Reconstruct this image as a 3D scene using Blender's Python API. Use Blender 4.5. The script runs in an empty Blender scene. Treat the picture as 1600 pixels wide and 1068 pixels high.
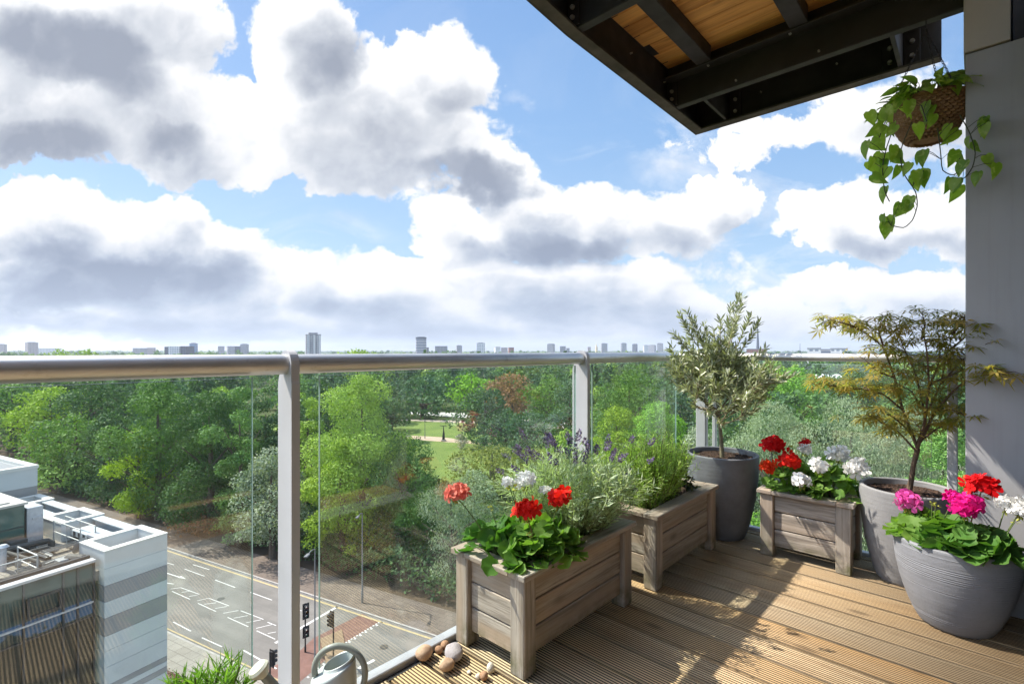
import bpy, math, random
import numpy as np
from mathutils import Vector, Matrix, noise
random.seed(7)
RNG = np.random.default_rng(11)
SC = bpy.context.scene
COL = SC.collection
R = math.radians
EYE = 24.0                      # eye height above the road
ZD = EYE - 1.12                 # deck level
F = 780.0                       # focal length in pixels of the 1600 px wide photo
HOR = 547.0
U1 = Vector((.6808, .7325, 0)); U2 = Vector((-.7325, .6808, 0))   # along the balcony front / out over it
PHI = math.atan2(.7325, .6808)

def wp(px, py, d): return Vector(((px-800)/F*d, d, EYE-(py-HOR)/F*d))
def gp(px, py, z=0.0):
    d = F*(EYE-z)/(py-HOR); return Vector(((px-800)/F*d, d, z))
def bal(s, t, z=0.0): return Vector((.6808*s-.7325*t, .7325*s+.6808*t, ZD+z))
def tobal(w): return Vector((w.x*U1.x+w.y*U1.y, w.x*U2.x+w.y*U2.y, w.z-ZD))
def pb(px, py, d): return tobal(wp(px, py, d))
def lin(r, g=None, b=None):
    if g is None: r, g, b = r
    f = lambda c: (c/255/12.92) if c/255 <= .04045 else ((c/255+.055)/1.055)**2.4
    return (f(r), f(g), f(b), 1)

# ------------------------------------------------------------------ nodes
def node(nt, typ, ins=None, **kw):
    n = nt.nodes.new(typ)
    for k, v in kw.items(): setattr(n, k, v)
    for k, v in (ins or {}).items():
        s = n.inputs[k]
        if isinstance(v, bpy.types.NodeSocket): nt.links.new(v, s)
        else:
            if s.type == 'RGBA' and len(v) == 3: v = (*v, 1)
            s.default_value = v
    return n
def M(nt, op, a, b=None, c=None, clamp=False):
    ins = {0: a}
    if b is not None: ins[1] = b
    if c is not None: ins[2] = c
    return node(nt, 'ShaderNodeMath', ins, operation=op, use_clamp=clamp).outputs[0]
def VM(nt, op, a, b=None, c=None, out=0):
    ins = {0: a}
    if b is not None: ins[1] = b
    if c is not None: ins[2] = c
    return node(nt, 'ShaderNodeVectorMath', ins, operation=op).outputs[out]
def MIX(nt, f, a, b, blend='MIX'):
    n = node(nt, 'ShaderNodeMix', data_type='RGBA', blend_type=blend)
    for s, v in ((n.inputs[0], f), (n.inputs[6], a), (n.inputs[7], b)):
        if isinstance(v, bpy.types.NodeSocket): nt.links.new(v, s)
        else: s.default_value = v if not (hasattr(v, '__len__') and len(v) == 3) else (*v, 1)
    return n.outputs[2]
def RAMP(nt, f, stops):
    n = node(nt, 'ShaderNodeValToRGB', {0: f}); e = n.color_ramp.elements
    while len(e) < len(stops): e.new(.5)
    for i, (p, c) in enumerate(stops):
        e[i].position = p; e[i].color = c if len(c) == 4 else (*c, 1)
    return n.outputs[0]
def MAPR(nt, v, a, b, c=0., d=1., smooth=False):
    n = node(nt, 'ShaderNodeMapRange', {0: v, 1: a, 2: b, 3: c, 4: d}, interpolation_type='SMOOTHSTEP' if smooth else 'LINEAR')
    return n.outputs[0]
def NOISE(nt, vec, scale, detail=4, rough=.55, dist=0., out='Fac'):
    return node(nt, 'ShaderNodeTexNoise', {'Vector': vec, 'Scale': scale, 'Detail': detail, 'Roughness': rough, 'Distortion': dist}).outputs[out]
def OBJC(nt): return node(nt, 'ShaderNodeTexCoord').outputs['Object']
def GEO(nt): return node(nt, 'ShaderNodeNewGeometry').outputs['Position']
def ATTR(nt, name): return node(nt, 'ShaderNodeAttribute', attribute_name=name).outputs['Fac']
def BUMP(nt, h, strength=.3, dist=.01): return node(nt, 'ShaderNodeBump', {'Height': h, 'Strength': strength, 'Distance': dist}).outputs[0]
def newmat(name):
    m = bpy.data.materials.new(name); m.use_nodes = True; nt = m.node_tree; nt.nodes.clear()
    out = node(nt, 'ShaderNodeOutputMaterial'); return m, nt, out
def PR(nt, out, col, rough=.6, metal=0., spec=.5, normal=None, **extra):
    ins = {'Base Color': col, 'Roughness': rough, 'Metallic': metal, 'Specular IOR Level': spec}
    ins.update(extra)
    if normal is not None: ins['Normal'] = normal
    p = node(nt, 'ShaderNodeBsdfPrincipled', ins)
    if out is not None: nt.links.new(p.outputs[0], out.inputs[0])
    return p
def plain(name, col, rough=.6, metal=0., spec=.5, var=.12, scale=8., bump=0.):
    m, nt, out = newmat(name); oc = OBJC(nt)
    n = NOISE(nt, oc, scale, 5)
    c = MIX(nt, MAPR(nt, n, .3, .7), [x*(1-var) for x in col[:3]], [min(1, x*(1+var)) for x in col[:3]])
    r = MAPR(nt, NOISE(nt, oc, scale*2.3, 3), .3, .7, rough*.85, min(1, rough*1.15))
    nm = BUMP(nt, NOISE(nt, oc, scale*8, 4), bump, .005) if bump else None
    PR(nt, out, c, r, metal, spec, nm); return m

# ------------------------------------------------------------------ meshes
class MB:
    def __init__(s): s.v = []; s.f = []; s.m = []
    def add(s, vs, fs, mi=0):
        b = len(s.v); s.v.extend([tuple(v) for v in vs])
        for f in fs: s.f.append(tuple(b+i for i in f)); s.m.append(mi)
    def box(s, x0, x1, y0, y1, z0, z1, bev=0., mi=0, mat=None):
        if x0 > x1: x0, x1 = x1, x0
        if y0 > y1: y0, y1 = y1, y0
        if z0 > z1: z0, z1 = z1, z0
        if bev <= 0:
            vs = [(x, y, z) for z in (z0, z1) for x, y in ((x0, y0), (x1, y0), (x1, y1), (x0, y1))]
            fs = [(3, 2, 1, 0), (4, 5, 6, 7)]+[(i, (i+1) % 4, 4+(i+1) % 4, 4+i) for i in range(4)]
        else:
            b = min(bev, (x1-x0)*.45, (y1-y0)*.45, (z1-z0)*.45)
            def ring(i, z): 
                a = i
                return [(x0+a, y0+b, z), (x0+b, y0+a, z)] if 0 else None
            vs = []; X = (x0, x1); Y = (y0, y1); Z = (z0, z1); idx = {}
            for i in (0, 1):
                for j in (0, 1):
                    for k in (0, 1):
                        sx, sy, sz = (1, -1)[i], (1, -1)[j], (1, -1)[k]
                        for ax in range(3):
                            p = [X[i]+sx*b, Y[j]+sy*b, Z[k]+sz*b]
                            p[ax] = (X[i], Y[j], Z[k])[ax]
                            idx[i, j, k, ax] = len(vs); vs.append(tuple(p))
            fs = []
            for i in (0, 1):
                q = [idx[i, 0, 0, 0], idx[i, 1, 0, 0], idx[i, 1, 1, 0], idx[i, 0, 1, 0]]; fs.append(q if i else q[::-1])
                q = [idx[0, i, 0, 1], idx[0, i, 1, 1], idx[1, i, 1, 1], idx[1, i, 0, 1]]; fs.append(q if i else q[::-1])
                q = [idx[0, 0, i, 2], idx[1, 0, i, 2], idx[1, 1, i, 2], idx[0, 1, i, 2]]; fs.append(q if i else q[::-1])
            for a in (0, 1):
                for c in (0, 1):
                    fs.append([idx[a, c, 0, 0], idx[a, c, 0, 1], idx[a, c, 1, 1], idx[a, c, 1, 0]])
                    fs.append([idx[a, 0, c, 0], idx[a, 0, c, 2], idx[a, 1, c, 2], idx[a, 1, c, 0]])
                    fs.append([idx[0, a, c, 1], idx[0, a, c, 2], idx[1, a, c, 2], idx[1, a, c, 1]])
                    for k in (0, 1): fs.append([idx[a, c, k, 0], idx[a, c, k, 1], idx[a, c, k, 2]])
        if mat is not None: vs = [mat @ Vector(v) for v in vs]
        s.add(vs, fs, mi)
    def tube(s, pts, rad, seg=8, mi=0, cap=True):
        pts = [Vector(p) for p in pts]; n = len(pts)
        if not hasattr(rad, '__len__'): rad = [rad]*n
        t = (pts[1]-pts[0]).normalized(); u = t.orthogonal().normalized(); vs = []
        for i, p in enumerate(pts):
            a = pts[min(i+1, n-1)]-pts[max(i-1, 0)]
            if a.length > 1e-9:
                t2 = a.normalized(); u = (u - t2*u.dot(t2))
                u = u.normalized() if u.length > 1e-6 else t2.orthogonal().normalized(); t = t2
            w = t.cross(u)
            for k in range(seg):
                an = 2*math.pi*k/seg; vs.append(p+(u*math.cos(an)+w*math.sin(an))*rad[i])
        fs = [(i*seg+k, i*seg+(k+1) % seg, (i+1)*seg+(k+1) % seg, (i+1)*seg+k) for i in range(n-1) for k in range(seg)]
        if cap: fs += [tuple(range(seg))[::-1], tuple((n-1)*seg+k for k in range(seg))]
        s.add(vs, fs, mi)
    def lathe(s, prof, seg=48, c=(0, 0, 0), mi=0, close=False):
        vs = [(c[0]+r*math.cos(2*math.pi*k/seg), c[1]+r*math.sin(2*math.pi*k/seg), c[2]+z) for r, z in prof for k in range(seg)]
        n = len(prof)
        fs = [(i*seg+k, i*seg+(k+1) % seg, (i+1)*seg+(k+1) % seg, (i+1)*seg+k) for i in range(n-1) for k in range(seg)]
        s.add(vs, fs, mi)
    def disc(s, r, z, seg=32, c=(0, 0), mi=0, up=True):
        vs = [(c[0]+r*math.cos(2*math.pi*k/seg), c[1]+r*math.sin(2*math.pi*k/seg), z) for k in range(seg)]
        f = tuple(range(seg)); s.add(vs, [f if up else f[::-1]], mi)
    def prism(s, outline, ax, a, b, mi=0):
        """outline: 2-D points in the plane of the other two axes, extruded along axis ax from a to b"""
        def P(p, h): return {0: (h, p[0], p[1]), 1: (p[0], h, p[1]), 2: (p[0], p[1], h)}[ax]
        n = len(outline); vs = [P(p, a) for p in outline]+[P(p, b) for p in outline]
        fs = [tuple(range(n))[::-1], tuple(range(n, 2*n))]+[(i, (i+1) % n, n+(i+1) % n, n+i) for i in range(n)]
        s.add(vs, fs, mi)
    def sheet(s, pts, mi=0): s.add(pts, [tuple(range(len(pts)))], mi)
    def ball(s, c, r, seg=12, rings=8, sq=(1, 1, 1), mi=0, jit=0., rnd=random):
        vs = []; c = Vector(c)
        for i in range(1, rings):
            th = math.pi*i/rings
            for k in range(seg):
                ph = 2*math.pi*k/seg; j = 1+rnd.uniform(-jit, jit)
                vs.append((c.x+r*sq[0]*math.sin(th)*math.cos(ph)*j, c.y+r*sq[1]*math.sin(th)*math.sin(ph)*j, c.z+r*sq[2]*math.cos(th)*j))
        top = len(vs); vs += [(c.x, c.y, c.z+r*sq[2]), (c.x, c.y, c.z-r*sq[2])]
        fs = [(i*seg+k, (i+1)*seg+k, (i+1)*seg+(k+1) % seg, i*seg+(k+1) % seg) for i in range(rings-2) for k in range(seg)]
        fs += [(top, k, (k+1) % seg) for k in range(seg)]+[(top+1, (rings-2)*seg+(k+1) % seg, (rings-2)*seg+k) for k in range(seg)]
        s.add(vs, fs, mi)

def link(name, me, mats, parent=None, off=None):
    for m in (mats if isinstance(mats, (list, tuple)) else [mats]): me.materials.append(m)
    o = bpy.data.objects.new(name, me); COL.objects.link(o)
    if parent is not None: o.parent = parent
    return o
def obj(name, mb, mats, parent=None, smooth=False, off=(0, 0, 0), attr=None, fix=True):
    me = bpy.data.meshes.new(name)
    ox, oy, oz = off
    me.from_pydata([(x-ox, y-oy, z-oz) for x, y, z in mb.v], [], mb.f)
    me.polygons.foreach_set('material_index', mb.m)
    if fix:
        import bmesh
        bm = bmesh.new(); bm.from_mesh(me); bmesh.ops.recalc_face_normals(bm, faces=bm.faces); bm.to_mesh(me); bm.free()
    if smooth:
        me.polygons.foreach_set('use_smooth', [True]*len(me.polygons))
        if smooth != 'all': me.set_sharp_from_angle(angle=R(35))
    me.update(); return link(name, me, mats, parent)
def tag(o, label=None, cat=None, group=None, kind=None):
    if label: o['label'] = label
    if cat: o['category'] = cat
    if group: o['group'] = group
    if kind: o['kind'] = kind
    return o
def thing(name, loc, label, cat, group=None, rz=0.):
    o = bpy.data.objects.new(name, None); COL.objects.link(o); o.empty_display_size = .1
    o.location = loc; o.rotation_euler = (0, 0, rz); return tag(o, label, cat, group)
def bthing(name, s, t, z, label, cat, group=None): return thing(name, bal(s, t, z), label, cat, group, PHI)
def struct(name, mb, mats, **k): return tag(obj(name, mb, mats, **k), kind='structure')

def npobj(name, V, Fs, mats, parent=None, fattr=None, pattr=None, midx=None, smooth=False):
    """V (n,3); Fs list of int arrays (m,k)"""
    me = bpy.data.meshes.new(name); V = np.asarray(V, dtype=np.float32)
    nf = sum(len(f) for f in Fs); li = np.concatenate([f.ravel() for f in Fs]).astype(np.int32)
    tot = np.concatenate([np.full(len(f), f.shape[1]) for f in Fs]).astype(np.int32)
    st = np.concatenate([[0], np.cumsum(tot)[:-1]]).astype(np.int32)
    me.vertices.add(len(V)); me.vertices.foreach_set('co', V.ravel())
    me.loops.add(len(li)); me.loops.foreach_set('vertex_index', li)
    me.polygons.add(nf); me.polygons.foreach_set('loop_start', st); me.polygons.foreach_set('loop_total', tot)
    if midx is not None: me.polygons.foreach_set('material_index', np.asarray(midx, dtype=np.int32))
    if smooth: me.polygons.foreach_set('use_smooth', np.ones(nf, dtype=bool))
    for d, dom in ((fattr, 'FACE'), (pattr, 'POINT')):
        for k, a in (d or {}).items():
            at = me.attributes.new(k, 'FLOAT', dom); at.data.foreach_set('value', np.asarray(a, dtype=np.float32))
    me.update(calc_edges=True); return link(name, me, mats, parent)

def unit(a): return a/np.maximum(np.linalg.norm(a, axis=-1, keepdims=True), 1e-9)
def frames(d, up):
    """rows: leaf axis x = d, z near up"""
    x = unit(d); y = unit(np.cross(up, x)); z = np.cross(x, y); return np.stack([x, y, z], axis=2)
def scatter(tv, P, Rm, S):
    S = np.asarray(S)
    if S.ndim == 1: S = S[:, None]
    v = tv[None]*S[:, None, :] if S.shape[1] == 3 else tv[None]*S[:, None]
    return (np.einsum('nij,nkj->nki', Rm, v)+P[:, None, :]).reshape(-1, 3)
def tfaces(tf, n, k, base=0): return (np.asarray(tf)[None]+(np.arange(n)*k)[:, None, None]).reshape(-1, len(tf[0]))+base
class Leaves:
    """collects scattered templates into one mesh"""
    def __init__(s): s.V = []; s.F = {}; s.tone = {}; s.n = 0; s.rad = []; s.mi = {}
    def put(s, tv, tfs, P, Rm, S, tone=None, rad=None, mi=0):
        n = len(P)
        if not n: return
        k = len(tv); s.V.append(scatter(np.asarray(tv, float), np.asarray(P, float), Rm, S))
        tone = RNG.random(n) if tone is None else np.broadcast_to(tone, (n,))
        for tf in tfs:
            w = len(tf[0]); s.F.setdefault(w, []).append(tfaces(tf, n, k, s.n))
            s.tone.setdefault(w, []).append(np.repeat(tone, len(tf)))
            s.mi.setdefault(w, []).append(np.full(n*len(tf), mi))
        s.rad.append(np.tile(np.zeros(k) if rad is None else np.asarray(rad, float), n)); s.n += n*k
    def build(s, name, mats, parent=None, smooth=False, off=None):
        V = np.concatenate(s.V)
        if off is not None: V = V-np.asarray(off)
        ws = sorted(s.F); Fs = [np.concatenate(s.F[w]) for w in ws]
        return npobj(name, V, Fs, mats, parent, {'tone': np.concatenate([x for w in ws for x in s.tone[w]])},
                     {'rad': np.concatenate(s.rad)}, np.concatenate([x for w in ws for x in s.mi[w]]), smooth)
def rdir(n, zmin=-1., zmax=1.):
    z = RNG.uniform(zmin, zmax, n); a = RNG.uniform(0, 2*np.pi, n); r = np.sqrt(1-z*z)
    return np.stack([r*np.cos(a), r*np.sin(a), z], 1)

# leaf templates: x along the leaf, z up
def t_quad(w=.45): return np.array([[0, 0, 0], [.5, w/2, .03], [1, 0, 0], [.5, -w/2, .03]]), [[[0, 1, 2, 3]]]
def t_fold(w=.3, f=.08, droop=.12):
    v = np.array([[0, 0, 0], [.35, w/2, f], [.7, w*.42, f-droop*.4], [1, 0, -droop], [.7, -w*.42, f-droop*.4], [.35, -w/2, f], [.5, 0, -droop*.15]])
    return v, [[[0, 6, 1], [0, 5, 6], [2, 3, 6][::-1], [3, 4, 6][::-1], [1, 6, 2], [5, 4, 6]]]
def t_round(seg=18, cup=.22, scallop=.09, notch=.35):
    v = [[0, 0, 0]]; rad = [0]
    for ring, rr in ((0, .55), (1, 1.)):
        for k in range(seg+1):
            a = -math.pi+notch/2+(2*math.pi-notch)*k/seg
            r = rr*(1+(scallop*math.cos(a*7) if ring else 0))*(.5 if True else 1)
            zz = cup*(r*2)**2*.5*(1+.5*math.cos(a*3.5)); v.append([.1+r*math.cos(a), r*math.sin(a), zz]); rad.append(rr)
    f3 = [[0, 1+k, 2+k] for k in range(seg)]
    f4 = [[1+k, 2+seg+k, 3+seg+k, 2+k] for k in range(seg)]
    return np.array(v), [f3, f4], rad
def t_heart():
    o = [(0, 0), (-.12, .2), (0, .38), (.25, .42), (.5, .33), (.75, .17), (1, 0)]
    v = [[0, 0, 0], [.25, 0, -.03], [.5, 0, -.05], [.75, 0, -.09], [1, 0, -.2]]
    L = [[-.07, .15, .04], [.06, .31, .08], [.3, .335, .075], [.55, .26, .03], [.8, .12, -.06]]
    v += L+[[a, -b, c] for a, b, c in L]
    f = []; q = []
    for sgn, o in ((1, 5), (-1, 10)):
        T = [[0, o, o+1]]; Q = [[0, o+1, o+2, 1], [1, o+2, o+3, 2], [2, o+3, o+4, 3]]; T2 = [[3, o+4, 4]]
        for x in T+T2: f.append(x[::-1] if sgn > 0 else x)
        for x in Q: q.append(x[::-1] if sgn > 0 else x)
    rad = [0, 0, 0, 0, 0]+[1]*10
    return np.array(v), [f, q], rad
def t_palm(n=7, w=.13):
    v = []; f = []
    for i in range(n):
        a = (i-(n-1)/2)*R(42 if n < 8 else 36); L = 1-.42*abs(i-(n-1)/2)/((n-1)/2)
        d = np.array([math.cos(a), math.sin(a), 0]); p = np.array([-math.sin(a), math.cos(a), 0]); b = len(v)
        v += [[0, 0, 0], list(d*L*.45+p*w/2*L+[0, 0, .03]), list(d*L+[0, 0, -.16*L]), list(d*L*.45-p*w/2*L+[0, 0, .03])]
        f.append([b, b+3, b+2, b+1])
    return np.array(v), [f]
# ------------------------------------------------------------------ materials
GR = (.33, .62)
def wood_weathered(name, axis, base, dark, green=.25, warm=None, gscale=1.):
    m, nt, out = newmat(name); oc = OBJC(nt)
    sc = [26., 26., 26.]; sc[axis] = 1.3
    st = VM(nt, 'MULTIPLY', oc, tuple(x*gscale for x in sc))
    tone = ATTR(nt, 'tone')
    st = VM(nt, 'ADD', st, node(nt, 'ShaderNodeCombineXYZ', {0: M(nt, 'MULTIPLY', tone, 17.), 1: M(nt, 'MULTIPLY', tone, 9.), 2: M(nt, 'MULTIPLY', tone, 5.)}).outputs[0])
    g = NOISE(nt, st, 1.6, 7, .62, .6); g2 = NOISE(nt, st, .35, 4, .55, .4); fine = NOISE(nt, st, 6., 3, .6)
    c = MIX(nt, MAPR(nt, g, *GR), dark, base)
    c = MIX(nt, M(nt, 'MULTIPLY', MAPR(nt, fine, .52, .74), .6), c, [x*.42 for x in dark])
    wm = warm or (base[0]*1.08, base[1]*.92, base[2]*.72)
    c = MIX(nt, MAPR(nt, g2, .44, .68), c, wm)
    big = NOISE(nt, oc, 4.2, 4, .6)
    c = MIX(nt, M(nt, 'MULTIPLY', MAPR(nt, big, .52, .72), green), c, (.10, .105, .035))
    c = MIX(nt, MAPR(nt, tone, 0, 1, 0, .42), c, [x*.52 for x in base])
    # knots
    ks = [7., 7., 7.]; ks[axis] = 2.6
    vo = node(nt, 'ShaderNodeTexVoronoi', {'Vector': VM(nt, 'MULTIPLY', VM(nt, 'ADD', oc, (.13, .37, .71)), tuple(ks)), 'Scale': 1.}).outputs['Distance']
    c = MIX(nt, M(nt, 'MULTIPLY', MAPR(nt, vo, .04, .17, 1, 0, True), .55), c, (.05, .032, .02))
    PR(nt, out, c, MAPR(nt, g, .3, .7, .62, .85), 0, .3, BUMP(nt, M(nt, 'ADD', g, M(nt, 'MULTIPLY', fine, .6)), .45, .004)); return m
def dirtmask(nt, z0, z1):
    oc = OBJC(nt); z = node(nt, 'ShaderNodeSeparateXYZ', {0: oc}).outputs[2]
    return M(nt, 'MULTIPLY', MAPR(nt, z, z0, z1, 1, 0, True), MAPR(nt, NOISE(nt, oc, 14, 5, .65), .38, .62))

def planter_wood(name, axis):
    m = wood_weathered(name, axis, (.49, .43, .365), (.185, .15, .12), .06, (.46, .34, .245))
    nt = m.node_tree; p = [n for n in nt.nodes if n.type == 'BSDF_PRINCIPLED'][0]
    src = p.inputs['Base Color'].links[0].from_socket
    nt.links.new(MIX(nt, M(nt, 'MULTIPLY', dirtmask(nt, .02, .13), .75), src, (.085, .09, .022)), p.inputs['Base Color']); return m
#
M_PX = planter_wood('planter_wood_x', 0); M_PY = planter_wood('planter_wood_y', 1); M_PZ = planter_wood('planter_wood_z', 2)
M_DECK = wood_weathered('deck_wood', 1, (.78, .60, .375), (.54, .38, .22), .08, (.72, .48, .24), .55)
_dn = M_DECK.node_tree
_p = [n for n in M_DECK.node_tree.nodes if n.type == 'BSDF_PRINCIPLED'][0]
M_DECK.node_tree.links.new(MIX(M_DECK.node_tree, ATTR(M_DECK.node_tree, 'groove'), MIX(_dn, 1., _p.inputs['Base Color'].links[0].from_socket, RAMP(_dn, M(_dn, 'FRACT', M(_dn, 'MULTIPLY', ATTR(_dn, 'tone'), 5.7)), [(0, (1.08, .98, .84)), (.35, (1., 1., 1.)), (.7, (.92, .95, 1.)), (1., (1.03, .94, .80))]), 'MULTIPLY'), (.085, .058, .035)), _p.inputs['Base Color'])
M_SOFFIT = wood_weathered('soffit_wood', 1, (.90, .46, .14), (.34, .12, .03), 0., (.92, .52, .18), .5)
M_BEAM = plain('black_paint', (.026, .025, .026), .6, 0, .4, .35, 5., .15)
M_BEAMEDGE = plain('worn_black_paint', (.075, .066, .06), .75, 0, .3, .4, 7., .2)
M_BOLT = plain('bolt_zinc', (.45, .45, .44), .45, .6, .5, .2, 60)
M_POST = plain('grey_powder_coat', (.44, .435, .435), .42, 0, .45, .05, 5.)
M_ALU = plain('aluminium_channel', (.42, .42, .44), .42, .3, .5, .12, 9.)
M_DARKGAP = plain('gap_black', (.03, .028, .027), .7)
M_COLUMN = plain('column_paint', (.355, .355, .365), .5, 0, .4, .05, 3.)
_nt = M_COLUMN.node_tree; _p = [n for n in _nt.nodes if n.type == 'BSDF_PRINCIPLED'][0]; _oc = OBJC(_nt)
_st = NOISE(_nt, VM(_nt, 'MULTIPLY', _oc, (30, 30, 1.1)), 1., 5, .65); _bl = NOISE(_nt, _oc, 2.2, 5, .6)
_nt.links.new(MIX(_nt, M(_nt, 'MULTIPLY', M(_nt, 'MULTIPLY', MAPR(_nt, _st, .5, .75), MAPR(_nt, _bl, .35, .65)), .35), _p.inputs['Base Color'].links[0].from_socket, (.22, .215, .21)), _p.inputs['Base Color'])
M_CLAD = plain('beige_cladding', (.42, .39, .35), .6, 0, .4, .06, 3.)
M_FRAME = plain('dark_window_frame', (.03, .03, .034), .4)
M_PALE = plain('pale_threshold', (.34, .335, .31), .6, 0, .4, .1, 6)

def m_steel():
    m, nt, out = newmat('brushed_steel'); oc = OBJC(nt)
    n = NOISE(nt, VM(nt, 'MULTIPLY', oc, (3, 220, 220)), 1., 4)
    c = MIX(nt, MAPR(nt, NOISE(nt, oc, 5, 5), .35, .7), (.58, .57, .55), (.68, .67, .65))
    c = MIX(nt, M(nt, 'MULTIPLY', MAPR(nt, NOISE(nt, oc, 23, 5, .7), .58, .75), .35), c, (.25, .2, .16))
    PR(nt, out, c, MAPR(nt, n, .3, .7, .42, .58), 1., .5, BUMP(nt, n, .06, .002)); return m
M_STEEL = m_steel()

def m_glass(name, tint, dust, refl=1.):
    m, nt, out = newmat(name); oc = OBJC(nt)
    tr = node(nt, 'ShaderNodeBsdfTransparent', {'Color': (*tint, 1)})
    gl = node(nt, 'ShaderNodeBsdfGlossy', {'Color': (1, 1, 1, 1), 'Roughness': .004})
    bf = node(nt, 'ShaderNodeNewGeometry').outputs['Backfacing']
    fr = node(nt, 'ShaderNodeFresnel', {'IOR': MAPR(nt, bf, 0, 1, 1.5, 1/1.5)}).outputs[0]
    mx = node(nt, 'ShaderNodeMixShader', {0: M(nt, 'MULTIPLY', fr, refl, clamp=True), 1: tr.outputs[0], 2: gl.outputs[0]})
    df = node(nt, 'ShaderNodeBsdfDiffuse', {'Color': (.75, .77, .74, 1)})
    sp = NOISE(nt, oc, 320, 2, .5); sm = NOISE(nt, VM(nt, 'MULTIPLY', oc, (3., 3., .8)), 1.6, 5, .6)
    dm = M(nt, 'ADD', M(nt, 'MULTIPLY', MAPR(nt, sm, .38, .75), dust), M(nt, 'MULTIPLY', MAPR(nt, sp, .66, .78), dust*1.6))
    m2 = node(nt, 'ShaderNodeMixShader', {0: dm, 1: mx.outputs[0], 2: df.outputs[0]})
    nt.links.new(m2.outputs[0], out.inputs[0]); return m
M_GEDGE = plain('glass_edge', (.26, .38, .34), .15, 0, .6, .1, 6)
M_GLASS = m_glass('balcony_glass', (.95, .985, .965), .018, 1.1)
M_GLASS2 = m_glass('dusty_balcony_glass', (.95, .985, .965), .036, 1.2)

def m_pot(name, col, var=.2):
    m, nt, out = newmat(name); oc = OBJC(nt)
    n = NOISE(nt, VM(nt, 'MULTIPLY', oc, (6, 6, 60)), 1., 5, .6); b = NOISE(nt, oc, 9, 6, .65); g = NOISE(nt, oc, 160, 3)
    c = MIX(nt, MAPR(nt, b, .3, .7), [x*(1-var) for x in col], [x*(1+var) for x in col])
    c = MIX(nt, M(nt, 'MULTIPLY', MAPR(nt, g, .6, .75), .35), c, [x*.5 for x in col])
    PR(nt, out, c, .62, 0, .35, BUMP(nt, M(nt, 'ADD', n, M(nt, 'MULTIPLY', g, .4)), .35, .004)); return m
M_POTD = m_pot('dark_grey_fibreclay', (.15, .153, .165)); M_POTL = m_pot('light_grey_fibreclay', (.225, .222, .224), .1)
M_POTM = m_pot('mid_grey_fibreclay', (.20, .205, .222), .12)

def m_soil():
    m, nt, out = newmat('potting_soil'); oc = OBJC(nt)
    v = node(nt, 'ShaderNodeTexVoronoi', {'Vector': oc, 'Scale': 75.}); n = NOISE(nt, oc, 40, 5)
    c = MIX(nt, v.outputs['Color'], (.018, .011, .008), (.11, .065, .045)); c = MIX(nt, MAPR(nt, n, .35, .65), c, (.05, .03, .022))
    PR(nt, out, c, .95, 0, .2, BUMP(nt, M(nt, 'ADD', v.outputs['Distance'], n), 1., .012)); return m
M_SOIL = m_soil()

def m_leaf(name, c1, c2, trans=.35, rough=.45, spec=.35, tcol=None, vein=None, objvar=0., sheen=None, varieg=None):
    """tone picks between two natural leaf colours; vein tints the rim of broad leaves"""
    m, nt, out = newmat(name); tone = ATTR(nt, 'tone')
    c = MIX(nt, tone, c1, c2)
    if vein is not None: c = MIX(nt, M(nt, 'MULTIPLY', MAPR(nt, ATTR(nt, 'rad'), .5, 1.), vein[1]), c, vein[0])
    if varieg:
        c = MIX(nt, M(nt, 'MULTIPLY', MAPR(nt, NOISE(nt, OBJC(nt), 38, 4, .6, .6), .52, .68), .7), c, varieg)
    if sheen is not None:     # another colour under the leaf
        bf = node(nt, 'ShaderNodeNewGeometry').outputs['Backfacing']; c = MIX(nt, M(nt, 'MULTIPLY', bf, .85), c, sheen)
    if objvar:
        rnd = node(nt, 'ShaderNodeObjectInfo').outputs['Random']
        c = node(nt, 'ShaderNodeHueSaturation', {'Hue': MAPR(nt, rnd, 0, 1, .5-objvar*.25, .5+objvar*.25), 'Saturation': MAPR(nt, rnd, 1, 0, .85, 1.1), 'Value': MAPR(nt, M(nt, 'FRACT', M(nt, 'MULTIPLY', rnd, 7.3)), 0, 1, 1-objvar*2.4, 1+objvar*2.4), 'Color': c}).outputs[0]
    p = PR(nt, None, c, rough, 0, spec)
    tc = tcol or None
    tl = node(nt, 'ShaderNodeBsdfTranslucent', {'Color': MIX(nt, 1., c, (1.5, 1.7, .7), 'MULTIPLY') if tc is None else (*tc, 1)})
    mx = node(nt, 'ShaderNodeMixShader', {0: trans, 1: p.outputs[0], 2: tl.outputs[0]})
    nt.links.new(mx.outputs[0], out.inputs[0]); return m
M_GER = m_leaf('geranium_leaf', (.065, .155, .025), (.20, .33, .06), .40, .62, .25, None, ((.17, .30, .06), .35))
M_GERD = m_leaf('geranium_leaf_dark', (.038, .115, .022), (.09, .21, .035), .36, .58, .25, None, ((.12, .22, .04), .4))
M_STEM = plain('green_stem', (.12, .16, .05), .6, 0, .3, .2, 30)
M_STEMR = plain('reddish_stem', (.16, .10, .05), .6, 0, .3, .2, 30)
M_LAV = m_leaf('lavender_leaf', (.34, .43, .26), (.56, .64, .42), .32, .6, .25)
M_LAVF = m_leaf('lavender_flower', (.11, .08, .18), (.28, .22, .40), .2, .7, .2)
M_ROS = m_leaf('rosemary_leaf', (.20, .34, .06), (.42, .57, .14), .3, .55, .3)
M_OLV = m_leaf('olive_leaf', (.14, .165, .08), (.34, .37, .20), .2, .34, .55, None, None, 0, (.34, .36, .27))
M_BARK = plain('smooth_bark', (.20, .165, .10), .8, 0, .3, .25, 30, .4)
M_BARKM = plain('maple_bark', (.13, .085, .055), .75, 0, .3, .3, 30, .4)
M_MAPLE = m_leaf('maple_leaf', (.20, .23, .055), (.43, .30, .085), .5, .5, .3)
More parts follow.
